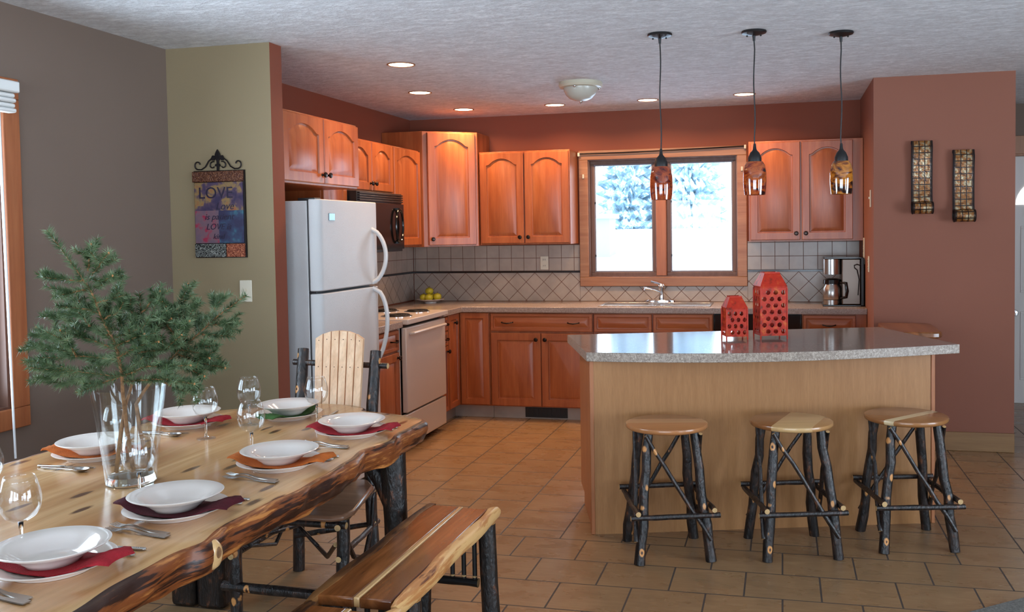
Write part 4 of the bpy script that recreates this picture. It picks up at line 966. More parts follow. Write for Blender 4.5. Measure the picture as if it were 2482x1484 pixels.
# benches
def bench(loc_, label, sd):
    b = thing('bench', label, 'bench', loc_, 0, 'benches along the table')
    Lh = .455; Zt = .46
    mb = MB().box(-.125, -Lh, Zt - .032, -.008, Lh, Zt - .001).box(.010, -Lh, Zt - .032, .112, Lh - .012, Zt - .001)
    mb.build('seat_plank', M['bench'], b, local=True, bev=.005)
    MB().box(-.0085, -Lh, Zt - .030, .0105, Lh - .004, Zt + .0005).build('seat_plank', M['sap'], b, local=True, bev=.004)
    for s_ in (-1, 1):
        rnd = random.Random(sd + s_); vs = []; fs = []; n = 26; seg = 9
        for i in range(n + 1):
            y = -Lh - .03 + (2 * Lh + .06) * i / n; xi = s_ * (.112 + .005 * math.sin(y * 9 + sd) + .003 * math.sin(y * 23)); xo = s_ * (.158 + .004 * math.sin(y * 14 + sd))
            e = 1 if 0 < i < n else .75
            P = [(xi, .0), (xi + (xo - xi) * .6, .003), (xo - s_ * .010, -.002), (xo, -.014), (xo, -.030), (xo - s_ * .012, -.042), (xi + (xo - xi) * .3, -.046), (xi, -.040), (xi, -.02)]
            cxx = (xi + xo) / 2
            vs += [(cxx + (px - cxx) * e, y, Zt - .02 + (pz + .02) * e) for px, pz in P]
        for i in range(n):
            for k_ in range(seg): fs.append((i * seg + k_, i * seg + (k_ + 1) % seg, (i + 1) * seg + (k_ + 1) % seg, (i + 1) * seg + k_))
        fs += [tuple(range(seg)), tuple(n * seg + k_ for k_ in range(seg - 1, -1, -1))]
        mb = MB(); mb._add(vs, fs); mb.build('edge_log', M['liveb'] if s_ > 0 else M['livel'], b, local=True, ang=60)
    for x in (-.125, .128):
        for y in (-.36, .375):
            mb = MB(); mb.tube([(x * 1.12, y, 0), (x * 1.05, y, .2), (x, y, .425)], [.036, .034, .033], 12, 0, 1, jit=.03); mb.build('leg', [M['barkd'], M['cut']], b, local=True)
    for y in (-.36, .375):
        mb = MB(); log(mb, (-.15, y, .205), (.092, y, .198), .0165, .0165, sd + 3, .002); r_ = mb.build('rail', [M['blackm'], M['cut']], b, local=True)
        for x in (-.10, -.055, -.010, .035, .078):
            MB().tube([(x, y, .21), (x, y, .425)], .0092, 8).build('spindle', M['blackm'], r_, local=True)
            MB().ball((x, y - .004, .222), .010, 8, 6, sz=.5).build('spindle_collar', M['cut'], r_, local=True)
    return b
bench((-1.205, 2.885, 0), 'far cedar bench with pale live edges along the side of the dining table', 5)
bench((-1.190, 1.905, 0), 'near cedar bench, only its far end showing at the bottom of the photo', 9)

# ------------------------------------------------------------------ chair
t = thing('dining_chair', 'rustic chair with pale slatted back and bark posts at the table end', 'chair', (-1.88, 3.5, 0))
cb_ = M['bark']
posts = {'l': [(-2.13, 3.74, 0), (-2.12, 3.735, .30), (-2.115, 3.76, .5), (-2.15, 3.83, .75), (-2.165, 3.895, .985)], 'r': [(-1.745, 3.72, 0), (-1.755, 3.71, .30), (-1.765, 3.73, .5), (-1.79, 3.82, .75), (-1.800, 3.89, .980)]}
for k_, P in posts.items():
    mb = MB(); mb.tube(P, [.026, .025, .026, .026, .0245], 12, 0, 1, jit=.03); mb.build('back_post', BM, t)
for x, y in ((-2.10, 3.20), (-1.640, 3.20)):
    mb = MB(); log(mb, (x, y, 0), (x * .998, y + .01, .425), .0255, .024, int(-x * 100), .004, 12); mb.build('leg', BM, t)
P = [(-2.125, 3.17), (-2.08, 3.145), (-1.66, 3.145), (-1.615, 3.17), (-1.605, 3.25), (-1.68, 3.58), (-1.75, 3.67), (-2.10, 3.68), (-2.16, 3.60), (-2.14, 3.25)]
MB().prism(P, .428, .452).build('seat', M['seatC'], t, bev=.01)
def crail(a, b, r_, nm='rail', sd=0, aa=.003): mb = MB(); log(mb, a, b, r_, r_, sd, aa); return mb.build(nm, BM, t)
crail((-2.14, 3.185, .412), (-1.61, 3.185, .408), .014, 'seat_rail', 2); crail((-1.635, 3.16, .405), (-1.745, 3.74, .405), .013, 'seat_rail', 3); crail((-2.11, 3.16, .405), (-2.13, 3.76, .405), .013, 'seat_rail', 4); crail((-2.15, 3.71, .40), (-1.73, 3.70, .40), .013, 'seat_rail', 5)
crail((-2.15, 3.19, .135), (-1.60, 3.19, .125), .019, 'front_stretcher', 6); crail((-2.10, 3.17, .26), (-2.13, 3.77, .24), .012, 'stretcher', 7); crail((-1.64, 3.17, .28), (-1.75, 3.76, .24), .012, 'stretcher', 8); crail((-2.12, 3.70, .17), (-1.73, 3.70, .25), .012, 'stretcher', 9)
mb = MB(); mb.tube([(-2.115, 3.205, .40), (-2.06, 3.25, .28), (-2.10, 3.5, .20), (-2.12, 3.70, .33)], .008, 8, 0, 1); mb.build('twig_brace', BM, t)
mb = MB(); mb.tube([(-1.645, 3.21, .39), (-1.65, 3.32, .24), (-1.69, 3.50, .17), (-1.73, 3.66, .26), (-1.745, 3.72, .40)], .010, 8, 0, 1); mb.build('twig_brace', BM, t)
mb = MB(); mb.tube([(-1.66, 3.19, .33), (-1.78, 3.35, .22), (-1.90, 3.5, .20), (-2.02, 3.55, .27), (-2.10, 3.22, .30)], .009, 8, 0, 1); mb.build('twig_brace', BM, t)
crail((-2.205, 3.875, .925), (-1.735, 3.875, .915), .0135, 'cross_rail', 12); crail((-2.15, 3.70, .50), (-1.73, 3.69, .495), .012, 'cross_rail', 13)
# six tapering slats
for i in range(6):
    a = i / 6; b_ = (i + 1) / 6; gp = .0021
    def X(s_, z):  # s in 0..1 across, z height
        f_ = (z - .46) / (1.075 - .46); wid = .205 + (.242 - .205) * min(1, f_ * 1.1); cx_ = -1.905 - .062 * f_; return cx_ - wid / 2 + wid * s_
    Y = lambda z: 3.672 + (z - .46) * .335
    zt = lambda s_: 1.074 - .036 * abs(2 * s_ - 1) ** 2.2
    vs = []
    zl = [.46, .6, .75, .9]
    for y_off in (-.009, .009):
        for s_ in (a, b_):
            e = gp if s_ == a else -gp
            for z in zl + [zt(s_)]: vs.append((X(s_, z) + e * 1.2, Y(z) + y_off, z))
    n = 5; fs = []
    for j in range(4):
        fs += [(j, n + j, n + j + 1, j + 1), (2 * n + j, 2 * n + j + 1, 3 * n + j + 1, 3 * n + j), (j, j + 1, 2 * n + j + 1, 2 * n + j), (n + j, 3 * n + j, 3 * n + j + 1, n + j + 1)]
    fs += [(0, 2 * n, 3 * n, n), (4, n + 4, 3 * n + 4, 2 * n + 4)]
    mb = MB(); mb._add(vs, fs); sl = mb.build('slat', M['slat'], t, bev=.0015, smooth=False)
    for z in (1.035, .915):
        zz_ = min(z, zt((a + b_) / 2) - .02); MB().ball((X((a + b_) / 2, zz_), Y(zz_) - .0095, zz_), .0021, 8, 5).build('screw', M['iron'], sl)
# rug
tag(MB().prism([(.55, 3.70), (1.55, 4.50), (2.2, 3.7), (1.2, 2.9)], 0, .012).build('floor_mat', M['rug'], bev=.004), 'grey floor mat just entering the bottom right corner', 'rug')
SPR=[([(-1.957,2.42,1.03),(-1.949,2.41,1.092),(-1.954,2.4,1.163),(-1.962,2.39,1.211),(-1.992,2.38,1.273),(-2.008,2.37,1.34),(-2.033,2.36,1.39),(-2.071,2.35,1.448),(-2.135,2.34,1.537)],[[(-2.014,2.36,1.417),(-1.952,2.302,1.494)],[(-2.001,2.36,1.402),(-1.869,2.273,1.469)],[(-2.033,2.36,1.386),(-2.104,2.349,1.391),(-2.17,2.337,1.405)],[(-1.998,2.37,1.363),(-1.876,2.294,1.403)],[(-2.025,2.37,1.359),(-2.049,2.275,1.346)],[(-2.0,2.38,1.289),(-2.049,2.369,1.301),(-2.089,2.358,1.313)],[(-1.97,2.39,1.238),(-2.063,2.482,1.314)],[(-1.98,2.39,1.222),(-2.116,2.423,1.249),(-2.248,2.456,1.277)],[(-1.967,2.39,1.211),(-1.94,2.419,1.219),(-1.913,2.448,1.24)],[(-1.962,2.4,1.183),(-1.883,2.369,1.21),(-1.811,2.339,1.23)],[(-1.95,2.4,1.144),(-2.104,2.404,1.152),(-2.301,2.408,1.128)],[(-1.956,2.41,1.088),(-2.09,2.385,1.108),(-2.234,2.361,1.115)],[(-1.947,2.41,1.092),(-1.829,2.374,1.131),(-1.66,2.338,1.141)],[(-1.943,2.41,1.078),(-1.785,2.367,1.095),(-1.639,2.323,1.09)],[(-1.95,2.4,1.152),(-1.848,2.369,1.192),(-1.763,2.337,1.208)],[(-2.11,2.39,1.156),(-2.211,2.437,1.19),(-2.324,2.484,1.229)],[(-2.091,2.39,1.154),(-2.216,2.426,1.168),(-2.331,2.462,1.182)],[(-2.102,2.4,1.106),(-2.203,2.434,1.082),(-2.312,2.467,1.062)],[(-2.056,2.41,1.097),(-2.141,2.443,1.066),(-2.243,2.476,1.042)],[(-1.965,2.41,1.087),(-2.011,2.376,1.068),(-2.055,2.343,1.054)],[(-1.963,2.4,1.175),(-2.034,2.379,1.207),(-2.079,2.358,1.225)],[(-1.962,2.39,1.207),(-2.045,2.404,1.24),(-2.108,2.418,1.336)],[(-1.995,2.37,1.317),(-1.962,2.396,1.33),(-1.968,2.421,1.36)],[(-1.95,2.4,1.163),(-2.033,2.439,1.125),(-2.122,2.478,1.13)],[(-1.951,2.41,1.103),(-1.938,2.452,1.121),(-1.891,2.494,1.16)],[(-2.092,2.39,1.151),(-2.077,2.345,1.195),(-2.066,2.299,1.243)],[(-1.987,2.38,1.27),(-1.952,2.392,1.28),(-1.933,2.403,1.314)],[(-2.033,2.38,1.246),(-2.071,2.399,1.275),(-2.129,2.418,1.277)]]),([(-1.97,2.45,0.978),(-1.962,2.46,1.04),(-1.953,2.47,1.114),(-1.944,2.48,1.193),(-1.939,2.49,1.272),(-1.949,2.5,1.339)],[[(-1.939,2.49,1.272),(-1.902,2.491,1.311),(-1.869,2.491,1.345)],[(-1.944,2.49,1.26),(-1.956,2.455,1.294),(-1.945,2.419,1.329)],[(-1.944,2.48,1.193),(-1.872,2.477,1.234),(-1.819,2.474,1.262)],[(-1.947,2.47,1.154),(-1.812,2.425,1.174),(-1.717,2.38,1.223)],[(-1.949,2.48,1.181),(-2.036,2.528,1.223),(-2.083,2.576,1.259)],[(-1.953,2.47,1.114),(-1.914,2.51,1.137),(-1.919,2.55,1.185)],[(-1.938,2.48,1.233),(-1.891,2.485,1.252),(-1.847,2.49,1.3)],[(-1.949,2.48,1.173),(-1.881,2.458,1.192),(-1.858,2.436,1.257)]]),([(-1.938,2.45,0.979),(-1.923,2.475,1.038),(-1.885,2.5,1.099),(-1.832,2.525,1.157),(-1.78,2.55,1.207),(-1.727,2.575,1.261),(-1.641,2.6,1.324)],[[(-1.755,2.575,1.241),(-1.765,2.62,1.285),(-1.778,2.665,1.323)],[(-1.755,2.575,1.233),(-1.706,2.583,1.236),(-1.661,2.591,1.242)],[(-1.78,2.55,1.207),(-1.832,2.634,1.247)],[(-1.766,2.55,1.207),(-1.747,2.588,1.199),(-1.731,2.627,1.199)],[(-1.832,2.525,1.157),(-1.769,2.526,1.166),(-1.707,2.527,1.174)],[(-1.842,2.525,1.145),(-1.754,2.516,1.123),(-1.659,2.506,1.109)],[(-1.846,2.525,1.149),(-1.859,2.532,1.208),(-1.853,2.54,1.268),(-1.809,2.547,1.364)],[(-1.86,2.55,1.267),(-1.826,2.542,1.288),(-1.785,2.535,1.288)],[(-1.865,2.55,1.254),(-1.855,2.513,1.29),(-1.849,2.475,1.313)],[(-1.861,2.5,1.116),(-1.774,2.479,1.113),(-1.698,2.457,1.09)],[(-1.885,2.5,1.095),(-1.842,2.534,1.071),(-1.794,2.569,1.034)],[(-1.809,2.525,1.173),(-1.776,2.475,1.231),(-1.721,2.425,1.26)],[(-1.849,2.525,1.209),(-1.847,2.475,1.254),(-1.818,2.425,1.27)],[(-1.909,2.5,1.075),(-1.86,2.514,1.049),(-1.825,2.528,1.028)],[(-1.823,2.525,1.161),(-1.743,2.501,1.153),(-1.692,2.477,1.142)],[(-1.853,2.525,1.217),(-1.814,2.529,1.241),(-1.788,2.533,1.265)]])]
# ------------------------------------------------------------------ tableware
TT = TZ + .0006
def place_setting(c, side, cloth, names, far=0):
    """side: +1 diner on the +x side, -1 on the -x side, 0 = far end"""
    x, y = c; who = names.replace('from the camera ', '')
    rz = {1: 0.0, -1: PI, 0: PI / 2}[side]
    Tm = Matrix.Translation((x, y, TT)) @ Matrix.Rotation(rz, 4, 'Z')
    w = lambda p: tuple(Tm @ Vector(p))
    d = thing('dinner_plate', 'white dinner plate under the bowl and napkin, ' + who, 'plate', w((0, 0, 0)), rz, 'dinner plates')
    MB().lathe([(0, .003), (.080, .003), (.083, 0), (.088, 0), (.090, .005), (.134, .021), (.136, .0235), (.133, .0245), (.090, .010), (.082, .0075), (0, .0075)], 56).build('plate_body', M['ceram'], d, local=True, ang=60)
    # napkin: folded strip draped across the plate rim, drooping at both ends
    nl = [(-.165, .000, .026, .030), (-.150, .004, .032, .05), (-.125, .008, .031, .060), (-.095, .010, .020, .068), (-.05, .006, .0130, .072), (0, 0, .0125, .074), (.05, -.004, .0130, .074), (.095, .000, .021, .070), (.125, .006, .032, .064), (.145, .012, .034, .056), (.160, .018, .026, .042)]
    rnd = random.Random(int((x * 7 + y * 13) * 100)); vs = []; fs = []; K = 10
    t_ = thing('napkin', {'nred': 'red', 'nmar': 'dark maroon', 'nora': 'orange', 'ngrn': 'green'}[cloth] + ' cloth napkin tucked under the bowl, ' + who, 'napkin', w((0, 0, 0)), rz, 'cloth napkins')
    for lay in (0, 1):
        for (px, py, pz, hw) in nl:
            for k_ in range(K + 1):
                f_ = k_ / K * 2 - 1; rip = .003 * math.sin(f_ * 9 + px * 40) * (1 if abs(px) > .09 else .12)
                vs.append((px + .01 * f_ * f_ * (1 if px > 0 else -1), py + hw * f_ + (rnd.uniform(-.002, .002) if abs(px) > .09 else 0), pz + (abs(rip) + (.005 if abs(px) > .1 else 0) * (1 - f_ * f_) if lay else 0) + (.0028 if lay else 0)))
    n = len(nl); S_ = n * (K + 1)
    for lay in (0, 1):
        for i in range(n - 1):
            for k_ in range(K):
                a = lay * S_ + i * (K + 1) + k_; q = (a, a + 1, a + K + 2, a + K + 1); fs.append(q if lay else q[::-1])
    for i in range(n - 1):
        for k_ in (0, K): a = i * (K + 1) + k_; fs.append((a, a + K + 1, a + K + 1 + S_, a + S_))
    for k_ in range(K):
        for i in (0, n - 1): a = i * (K + 1) + k_; fs.append((a, a + 1, a + 1 + S_, a + S_))
    mb = MB(); mb._add(vs, fs); mb.build('napkin_cloth', M[cloth], t_, local=True, ang=70)
    b = thing('soup_bowl', 'white wide-rimmed shallow bowl on top of the napkin, ' + who, 'bowl', w((0, 0, .0158)), rz, 'shallow bowls')
    MB().lathe([(0, .003), (.048, .003), (.052, 0), (.056, 0), (.060, .006), (.088, .026), (.122, .041), (.124, .0435), (.121, .045), (.088, .031), (.062, .013), (.050, .009), (0, .008)], 64).build('bowl_body', M['ceram'], b, local=True, ang=60)
def fork(c, ang, label, grp='forks'):
    t = thing('fork', label, 'fork', c, ang, grp)   # handle towards +x, tines towards -x
    mb = MB(); n = 12
    P = [(.095, .0105), (.088, .0115), (.06, .0095), (.02, .006), (-.02, .004), (-.04, .0045), (-.052, .010), (-.062, .0115)]
    vs = []; fs = []
    for x, h in P:
        z = .0035 + .007 * math.exp(-((x + .03) / .03) ** 2) - .0015
        vs += [(x, -h, z), (x, h, z), (x, h * .9, z + .0022), (x, -h * .9, z + .0022)]
    for i in range(len(P) - 1):
        for k_ in range(4): fs.append((i * 4 + k_, i * 4 + (k_ + 1) % 4, i * 4 + 4 + (k_ + 1) % 4, i * 4 + 4 + k_))
    fs += [(0, 1, 2, 3), tuple(len(vs) - 4 + k_ for k_ in (3, 2, 1, 0))]; mb._add(vs, fs); mb.build('handle', M['steel'], t, local=True, ang=50)
    mb = MB()
    for k_ in range(4): mb.tube([(-.060, -.0092 + k_ * .00613, .0044), (-.082, -.0092 + k_ * .00613, .0035), (-.102, -.0088 + k_ * .0059, .0075)], [.0016, .0014, .0008], 6)
    mb.build('tines', M['steel'], t, local=True)
def knife(c, ang, label):
    t = thing('table_knife', label, 'knife', c, ang, 'table knives')
    MB().prism([(.10, -.006), (.104, 0), (.10, .006), (.02, .0052), (0, .004), (0, -.004), (.02, -.0052)], .001, .0065).build('handle', M['steel'], t, local=True, bev=.002)
    MB().prism([(0, -.004), (0, .004), (-.01, .0075), (-.08, .009), (-.105, .004), (-.108, -.003), (-.09, -.005)], .0025, .0045).build('blade', M['steel'], t, local=True)
def spoon(c, ang, label):
    t = thing('spoon', label, 'spoon', c, ang, 'spoons')
    MB().prism([(.09, -.008), (.094, 0), (.09, .008), (.04, .005), (-.03, .003), (-.045, .004), (-.045, -.004), (-.03, -.003), (.04, -.005)], .003, .0055).build('handle', M['steel'], t, local=True, bev=.001)
    MB().lathe([(0, .0005), (.010, .001), (.017, .005), (.0195, .0095), (.0165, .0062), (.010, .0025), (0, .002)], 24, (-.068, 0, 0), sx=1.45).build('bowl', M['steel'], t, local=True)
settings = [((-1.618, 1.752), 1, 'nred', 'nearest bench-side setting'), ((-1.602, 2.175), 1, 'nmar', 'second bench-side setting'),
            ((-1.590, 2.690), 1, 'nora', 'third bench-side setting'), ((-1.572, 3.175), 1, 'nred', 'farthest bench-side setting'),
            ((-2.300, 2.700), -1, 'nora', 'window-side setting behind the vase'), ((-2.305, 3.220), -1, 'nred', 'far window-side setting')]
for c, s_, cl, nm in settings: place_setting(c, s_, cl, nm)
place_setting((-1.985, 3.435), 0, 'ngrn', 'end setting by the slatted chair')
for (cx, cy), nm in (((-1.620, 1.605), 'nearest setting'), ((-1.602, 2.030), 'second bench-side setting'), ((-1.600, 2.545), 'third bench-side setting'), ((-1.590, 3.000), 'farthest bench-side setting')):
    fork((cx, cy, TT), R(-12), 'steel dinner fork on the table left of the %s' % nm); fork((cx + .012, cy - .027, TT), R(-6), 'steel salad fork outside the dinner fork, %s' % nm)
for (cx, cy), nm in (((-1.590, 1.895), 'nearest setting'), ((-1.575, 2.318), 'second bench-side setting'), ((-1.560, 2.835), 'third bench-side setting'), ((-1.550, 3.305), 'farthest bench-side setting')):
    knife((cx, cy, TT), R(3), 'steel table knife right of the %s' % nm); spoon((cx + .01, cy - .030 + .002, TT), R(-4), 'steel spoon beside the knife, %s' % nm)
knife((-2.29, 2.550, TT), R(184), 'steel table knife by the window-side setting behind the vase'); spoon((-2.27, 2.522, TT), R(176), 'steel spoon by the window-side setting behind the vase')
knife((-2.31, 3.072, TT), R(184), 'steel table knife by the far window-side setting'); spoon((-2.30, 3.045, TT), R(172), 'steel spoon by the far window-side setting')
spoon((-1.83, 3.50, TT), R(100), 'steel spoon by the end setting, showing past the wine glass')
# wine glasses
def glass(x, y, label, h=.192, r=.0465):
    t = thing('wine_glass', label, 'wine glass', (x, y, TT), 0, 'wine glasses')
    s = h / .192; q = r / .0465
    MB().lathe([(.033 * q, .1915 * s), (.0375 * q, .180 * s), (.0445 * q, .155 * s), (.0465 * q, .136 * s), (.043 * q, .112 * s), (.033 * q, .094 * s), (.018 * q, .085 * s), (.006, .081 * s),
                (.003, .0835 * s), (.012 * q, .0862 * s), (.0315 * q, .0962 * s), (.0415 * q, .113 * s), (.0453 * q, .136 * s), (.0433 * q, .155 * s), (.0363 * q, .180 * s), (.0320 * q, .1915 * s)], 48, closed=True).build('bowl', M['wine'], t, local=True, ang=180)
    MB().lathe([(0, .082 * s), (.0058, .081 * s), (.0040, .06 * s), (.0036, .03), (.0048, .012), (.010, .006), (0, .006)], 20).build('stem', M['glass'], t, local=True, ang=180)
    MB().lathe([(.010, .006), (.022, .0035), (.0335, .0018), (.034, .0), (0, 0), (0, .006)], 40).build('foot', M['wine'], t, local=True, ang=180)
glass(-2.088, 3.020, 'wine glass in front of the far window-side bowl'); glass(-2.062, 3.27, 'wine glass in front of the end setting, its bowl showing above another glass')
glass(-1.760, 2.800, 'wine glass behind the orange-napkin bench-side setting'); glass(-1.785, 2.262, 'wine glass behind the maroon-napkin setting, overlapping the vase')
glass(-1.792, 3.315, 'wine glass in front of the slatted chair back'); glass(-1.757, 1.810, 'wine glass nearest the camera, at the left edge of the photo')
glass(-2.150, 2.100, 'wine glass cut off by the left edge of the photo'); glass(-2.160, 2.640, 'wine glass seen through the glass vase')

# ------------------------------------------------------------------ vase and spruce
VX, VY = -1.945, 2.43
t = thing('glass_vase', 'tall flared clear glass vase holding the spruce branches', 'vase', (VX, VY, TT))
MB().lathe([(.0, 0), (.068, 0), (.073, .004), (.078, .06), (.092, .18), (.107, .290), (.109, .296), (.1055, .296), (.088, .18), (.074, .06), (.066, .028), (0, .026)], 64, (VX, VY, TT)).build('vase_wall', M['vase'], t, ang=40)
MB().lathe([(0, .0255), (.0645, .0255), (.072, .010), (.0718, .005), (.067, .0006), (0, .0006)], 48, (VX, VY, TT)).build('thick_base', M['glass'], t)
def spruce(idx, label, low):
    main, twigs = SPR[idx]
    t = thing('spruce_branch', label, 'spruce branch', tuple(low[0]), group='spruce branches in the vase')
    rnd = random.Random(idx + 3)
    st = MB(); nd = MB(); bd = MB()
    main = [tuple(p) for p in low] + [p for p in main if p[2] > low[-1][2] + .02]
    nm = len(main)
    st.tube(main, [.0065 - .0042 * i / (nm - 1) for i in range(nm)], 8, jit=.08)
    def needles(P, dens, L, z0=-1):
        P = [Vector(p) for p in P]
        for i in range(len(P) - 1):
            a, b = P[i], P[i + 1]; d = b - a; l_ = d.length; d.normalize()
            u = d.orthogonal().normalized(); w = d.cross(u)
            for q in range(int(l_ * dens)):
                p = a + (b - a) * rnd.random()
                if p.z < z0 and math.hypot(p.x - VX, p.y - VY) < .125: continue
                an = rnd.uniform(0, 2 * PI); o_ = u * math.cos(an) + w * math.sin(an); o_.z = o_.z * .75 + .12
                dr = (d * rnd.uniform(.25, .75) + o_).normalized(); ln = L * rnd.uniform(.65, 1.1)
                s_ = dr.cross(Vector((rnd.uniform(-1, 1), rnd.uniform(-1, 1), rnd.uniform(-1, 1)))).normalized() * .00125; s2 = dr.cross(s_)
                mid = p + dr * ln * .6
                nd._add([p - s_, p + s_ * .5 + s2, p + s_ * .5 - s2, p + dr * ln], [(0, 1, 3), (1, 2, 3), (2, 0, 3)])
    for tw in twigs:
        T = [Vector(p) for p in tw]
        # subdivide and sag a little
        P = []
        for i in range(len(T) - 1):
            for q in range(4): P.append(T[i].lerp(T[i + 1], q / 4) + Vector((rnd.uniform(-.002, .002), rnd.uniform(-.002, .002), rnd.uniform(-.002, .002))))
        P.append(T[-1]); n = len(P)
        st.tube(P, [.0036 - .0014 * i / (n - 1) for i in range(n)], 6)
        needles(P, 2000, .027, 1.06)
        st.ball(tuple(P[-1]), .0030, 8, 6, sz=1.3, m=1)
        if True:   # side shoots
            for s_ in range(rnd.choice((4, 5))):
                k_ = rnd.randint(n // 3, n - 3) if n > 6 else n // 2; d = (P[min(k_ + 1, n - 1)] - P[k_ - 1]).normalized()
                o_ = Vector((rnd.uniform(-1, 1), rnd.uniform(-1, 1), rnd.uniform(-.2, .5))).normalized(); dr = (d * .8 + o_ * .6).normalized(); ln = rnd.uniform(.04, .075)
                Q = [P[k_], P[k_] + dr * ln * .5, P[k_] + dr * ln]; st.tube(Q, [.0016, .0014, .0012], 5); needles(Q, 1800, .024, 1.06)
    needles(main, 1900, .027, 1.09)
    st.build('stem', [M['twig'], M['twigt']], t, recalc=False); nd.build('needles', M['needle'], t, smooth=False, recalc=False)
spruce(0, 'tallest spruce branch in the vase, leaning up and to the left', [(-1.945, 2.44, .792), (-1.955, 2.43, .93), (-1.962, 2.425, 1.04)])
spruce(1, 'middle spruce branch in the vase', [(-1.99, 2.42, .792), (-1.975, 2.43, .92), (-1.965, 2.44, 1.0)])
spruce(2, 'spruce branch in the vase, reaching out to the right', [(-1.90, 2.46, .792), (-1.925, 2.45, .92), (-1.935, 2.45, 1.0)])

# ------------------------------------------------------------------ outside the kitchen window
k = NM('snow', .8, 0, .2); k.base((.82, .88, .95, 1)); k.bump(k.noise(k.coord(), 1.2, 3), .3, .1); M['snow'] = k.m
mb = MB(); mb._add([(-60, 9.5, -.9), (40, 9.5, -.9), (40, 45, 1.55), (-60, 45, 1.55), (40, 95, 1.9), (-60, 95, 1.9), (-60, 9.5, -3), (40, 9.5, -3), (40, 95, -3), (-60, 95, -3)],
    [(0, 1, 2, 3), (3, 2, 4, 5), (0, 6, 7, 1), (5, 4, 8, 9), (6, 9, 8, 7), (1, 7, 8, 4, 2), (0, 3, 5, 9, 6)]); struct(mb.build('snowy_ground', M['snow'], smooth=False))
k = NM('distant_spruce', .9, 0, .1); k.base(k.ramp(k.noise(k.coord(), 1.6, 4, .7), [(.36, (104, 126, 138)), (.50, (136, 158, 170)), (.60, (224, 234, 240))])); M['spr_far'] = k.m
def tree(x, y, h, r_, label, seed):
    zb = 1.45; t = thing('spruce_tree', label, 'tree', (x, y, zb)); rnd = random.Random(seed)
    MB().tube([(x, y, zb), (x, y, zb + h * .95)], [.16, .03], 8).build('trunk', M['twig'], t)
    mb = MB(); L = 30
    n = 80
    vs = []; fs = []
    for i in range(L * 2 + 1):
        f_ = i / (L * 2); z = zb - .2 + (h + .2) * f_; rr = r_ * (1 - f_) ** .75 * (1.0 if i % 2 == 0 else .68) + .02
        for k_ in range(n): a = 2 * PI * k_ / n; q = rr * rnd.uniform(.72, 1.12); vs.append((x + q * math.cos(a), y + q * math.sin(a), z + rnd.uniform(-.12, .12)))
    for i in range(L * 2):
        for k_ in range(n): fs.append((i * n + k_, i * n + (k_ + 1) % n, (i + 1) * n + (k_ + 1) % n, (i + 1) * n + k_))
    mb._add(vs, fs); mb.build('crown', M['spr_far'], t, smooth=False)
for i in range(7):
    tree(-22 + i * 4.4 + (.6, -.5, .4, 0, -.6, .5, 0)[i], 52 + (0, 3, -2, 2, 0, 3, -1)[i], (19, 17, 20, 18, 19.5, 16, 19)[i], (2.1, 1.95, 2.05, 1.9, 2.1, 1.95, 2.0)[i], ('snowy spruce outside, left end of the row beyond the window', 'second snowy spruce from the left outside the window', 'third snowy spruce from the left outside the window', 'snowy spruce outside, near the window mullion', 'fifth snowy spruce from the left outside the window', 'sixth snowy spruce from the left outside the window', 'snowy spruce outside, right end of the row beyond the window')[i], 20 + i)
t = thing('shed', 'small pale blue shed outside, seen in the left window pane', 'shed', (-6.2, 32, .6))
k = NM('shed_siding', .8); k.base(lin((112, 140, 152))); MB().box(-6.75, 31.4, .45, -5.75, 32.6, 1.95).build('walls', k.m, t)
MB().prism([(-6.85, 31.2), (-5.65, 31.2), (-5.65, 32.8), (-6.85, 32.8)], 1.95, 2.1).build('roof', M['snow'], t)

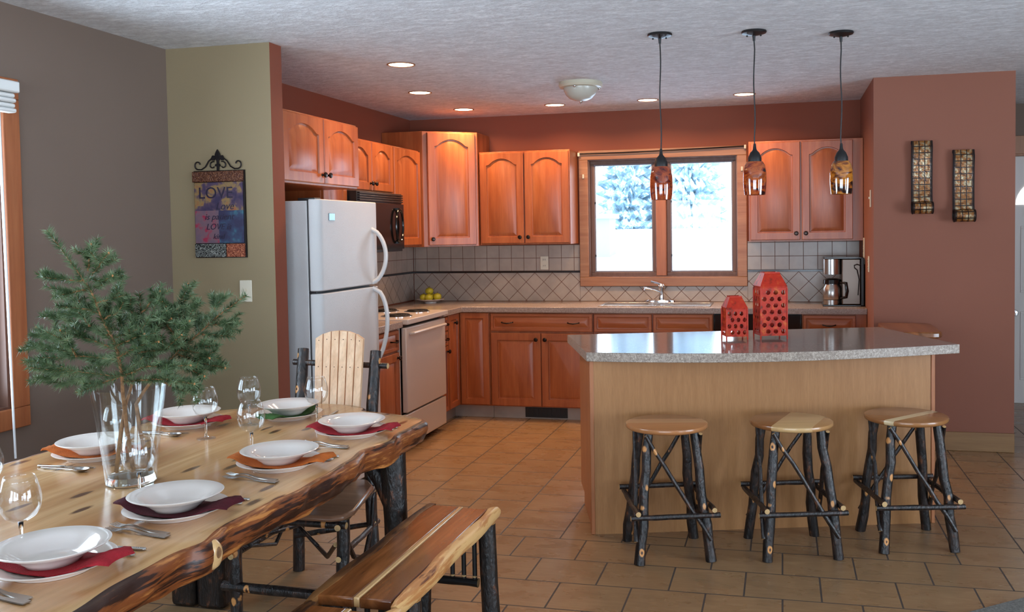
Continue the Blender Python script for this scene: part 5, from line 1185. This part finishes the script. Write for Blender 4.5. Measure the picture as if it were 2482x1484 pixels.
# ------------------------------------------------------------------ light
w = bpy.data.worlds.new('overcast'); scn.world = w; w.use_nodes = True; nt = w.node_tree
bg = nt.nodes['Background']; tc = nt.nodes.new('ShaderNodeTexCoord'); sx = nt.nodes.new('ShaderNodeSeparateXYZ'); rp = nt.nodes.new('ShaderNodeValToRGB')
nt.links.new(tc.outputs['Generated'], sx.inputs[0]); nt.links.new(rp.outputs[0], bg.inputs[0])
mr = nt.nodes.new('ShaderNodeMapRange'); mr.inputs[1].default_value = -1; nt.links.new(sx.outputs['Z'], mr.inputs[0]); nt.links.new(mr.outputs[0], rp.inputs[0]); e_ = rp.color_ramp.elements
e_[0].position = 0; e_[0].color = (.94, 1.12, 1.32, 1); e_[1].position = 1; e_[1].color = (.36, .47, .60, 1)
for ps, cc in ((.46, (.94, 1.12, 1.32, 1)), (.52, (.60, .72, .84, 1))):
    q_ = e_.new(ps); q_.color = cc
bg.inputs[1].default_value = SKY
def portal(loc_, rot, sx_, sy_):
    L = bpy.data.lights.new('sky_portal', 'AREA'); L.shape = 'RECTANGLE'; L.size = sx_; L.size_y = sy_; L.cycles.is_portal = True
    o = bpy.data.objects.new('sky_portal', L); C.objects.link(o); o.location = loc_; o.rotation_euler = rot
for a, b, z0, z1 in RW: portal(((a + b) / 2, YR - .12, (z0 + z1) / 2), (R(90), 0, 0), b - a, z1 - z0)
for a, b, z0, z1 in EW: portal((XE + .12, (a + b) / 2, (z0 + z1) / 2), (0, R(90), 0), z1 - z0, b - a)
portal((XL - .13, 2.4, 1.45), (0, R(-90), 0), 1.3, 1.7)
portal((-.973, YB + .13, 1.617), (R(-90), 0, 0), 1.23, .98)

# ------------------------------------------------------------------ camera
cam = bpy.data.cameras.new('camera'); co = bpy.data.objects.new('camera', cam); C.objects.link(co); scn.camera = co
Rv, Uv, Fv = Vector((.97180294, .23530667, -.0151595)), Vector((.00517301, .04299973, .99906169)), Vector((-.23573774, .97096951, -.04057002))
m3 = Matrix((Rv, Uv, -Fv)).transposed(); co.matrix_world = Matrix.Translation((0, 0, 1.51)) @ m3.to_4x4()
cam.sensor_fit = 'HORIZONTAL'; cam.sensor_width = 36; cam.lens = 2247.818 / 2482 * 36
cam.shift_x = (1241 - 1350.2) / 2482; cam.shift_y = (653.5 - 742) / 2482; cam.clip_start = .05; cam.clip_end = 200
vs_ = scn.view_settings; vs_.view_transform = 'Standard'; vs_.look = 'None'; vs_.gamma = 1; vs_.use_curve_mapping = False; vs_.exposure = EXPO
scn.cycles.max_bounces = 10; scn.cycles.diffuse_bounces = 5; scn.cycles.glossy_bounces = 5; scn.cycles.transmission_bounces = 10; scn.cycles.transparent_max_bounces = 32
scn.cycles.caustics_reflective = False; scn.cycles.caustics_refractive = False; scn.cycles.sample_clamp_indirect = 8
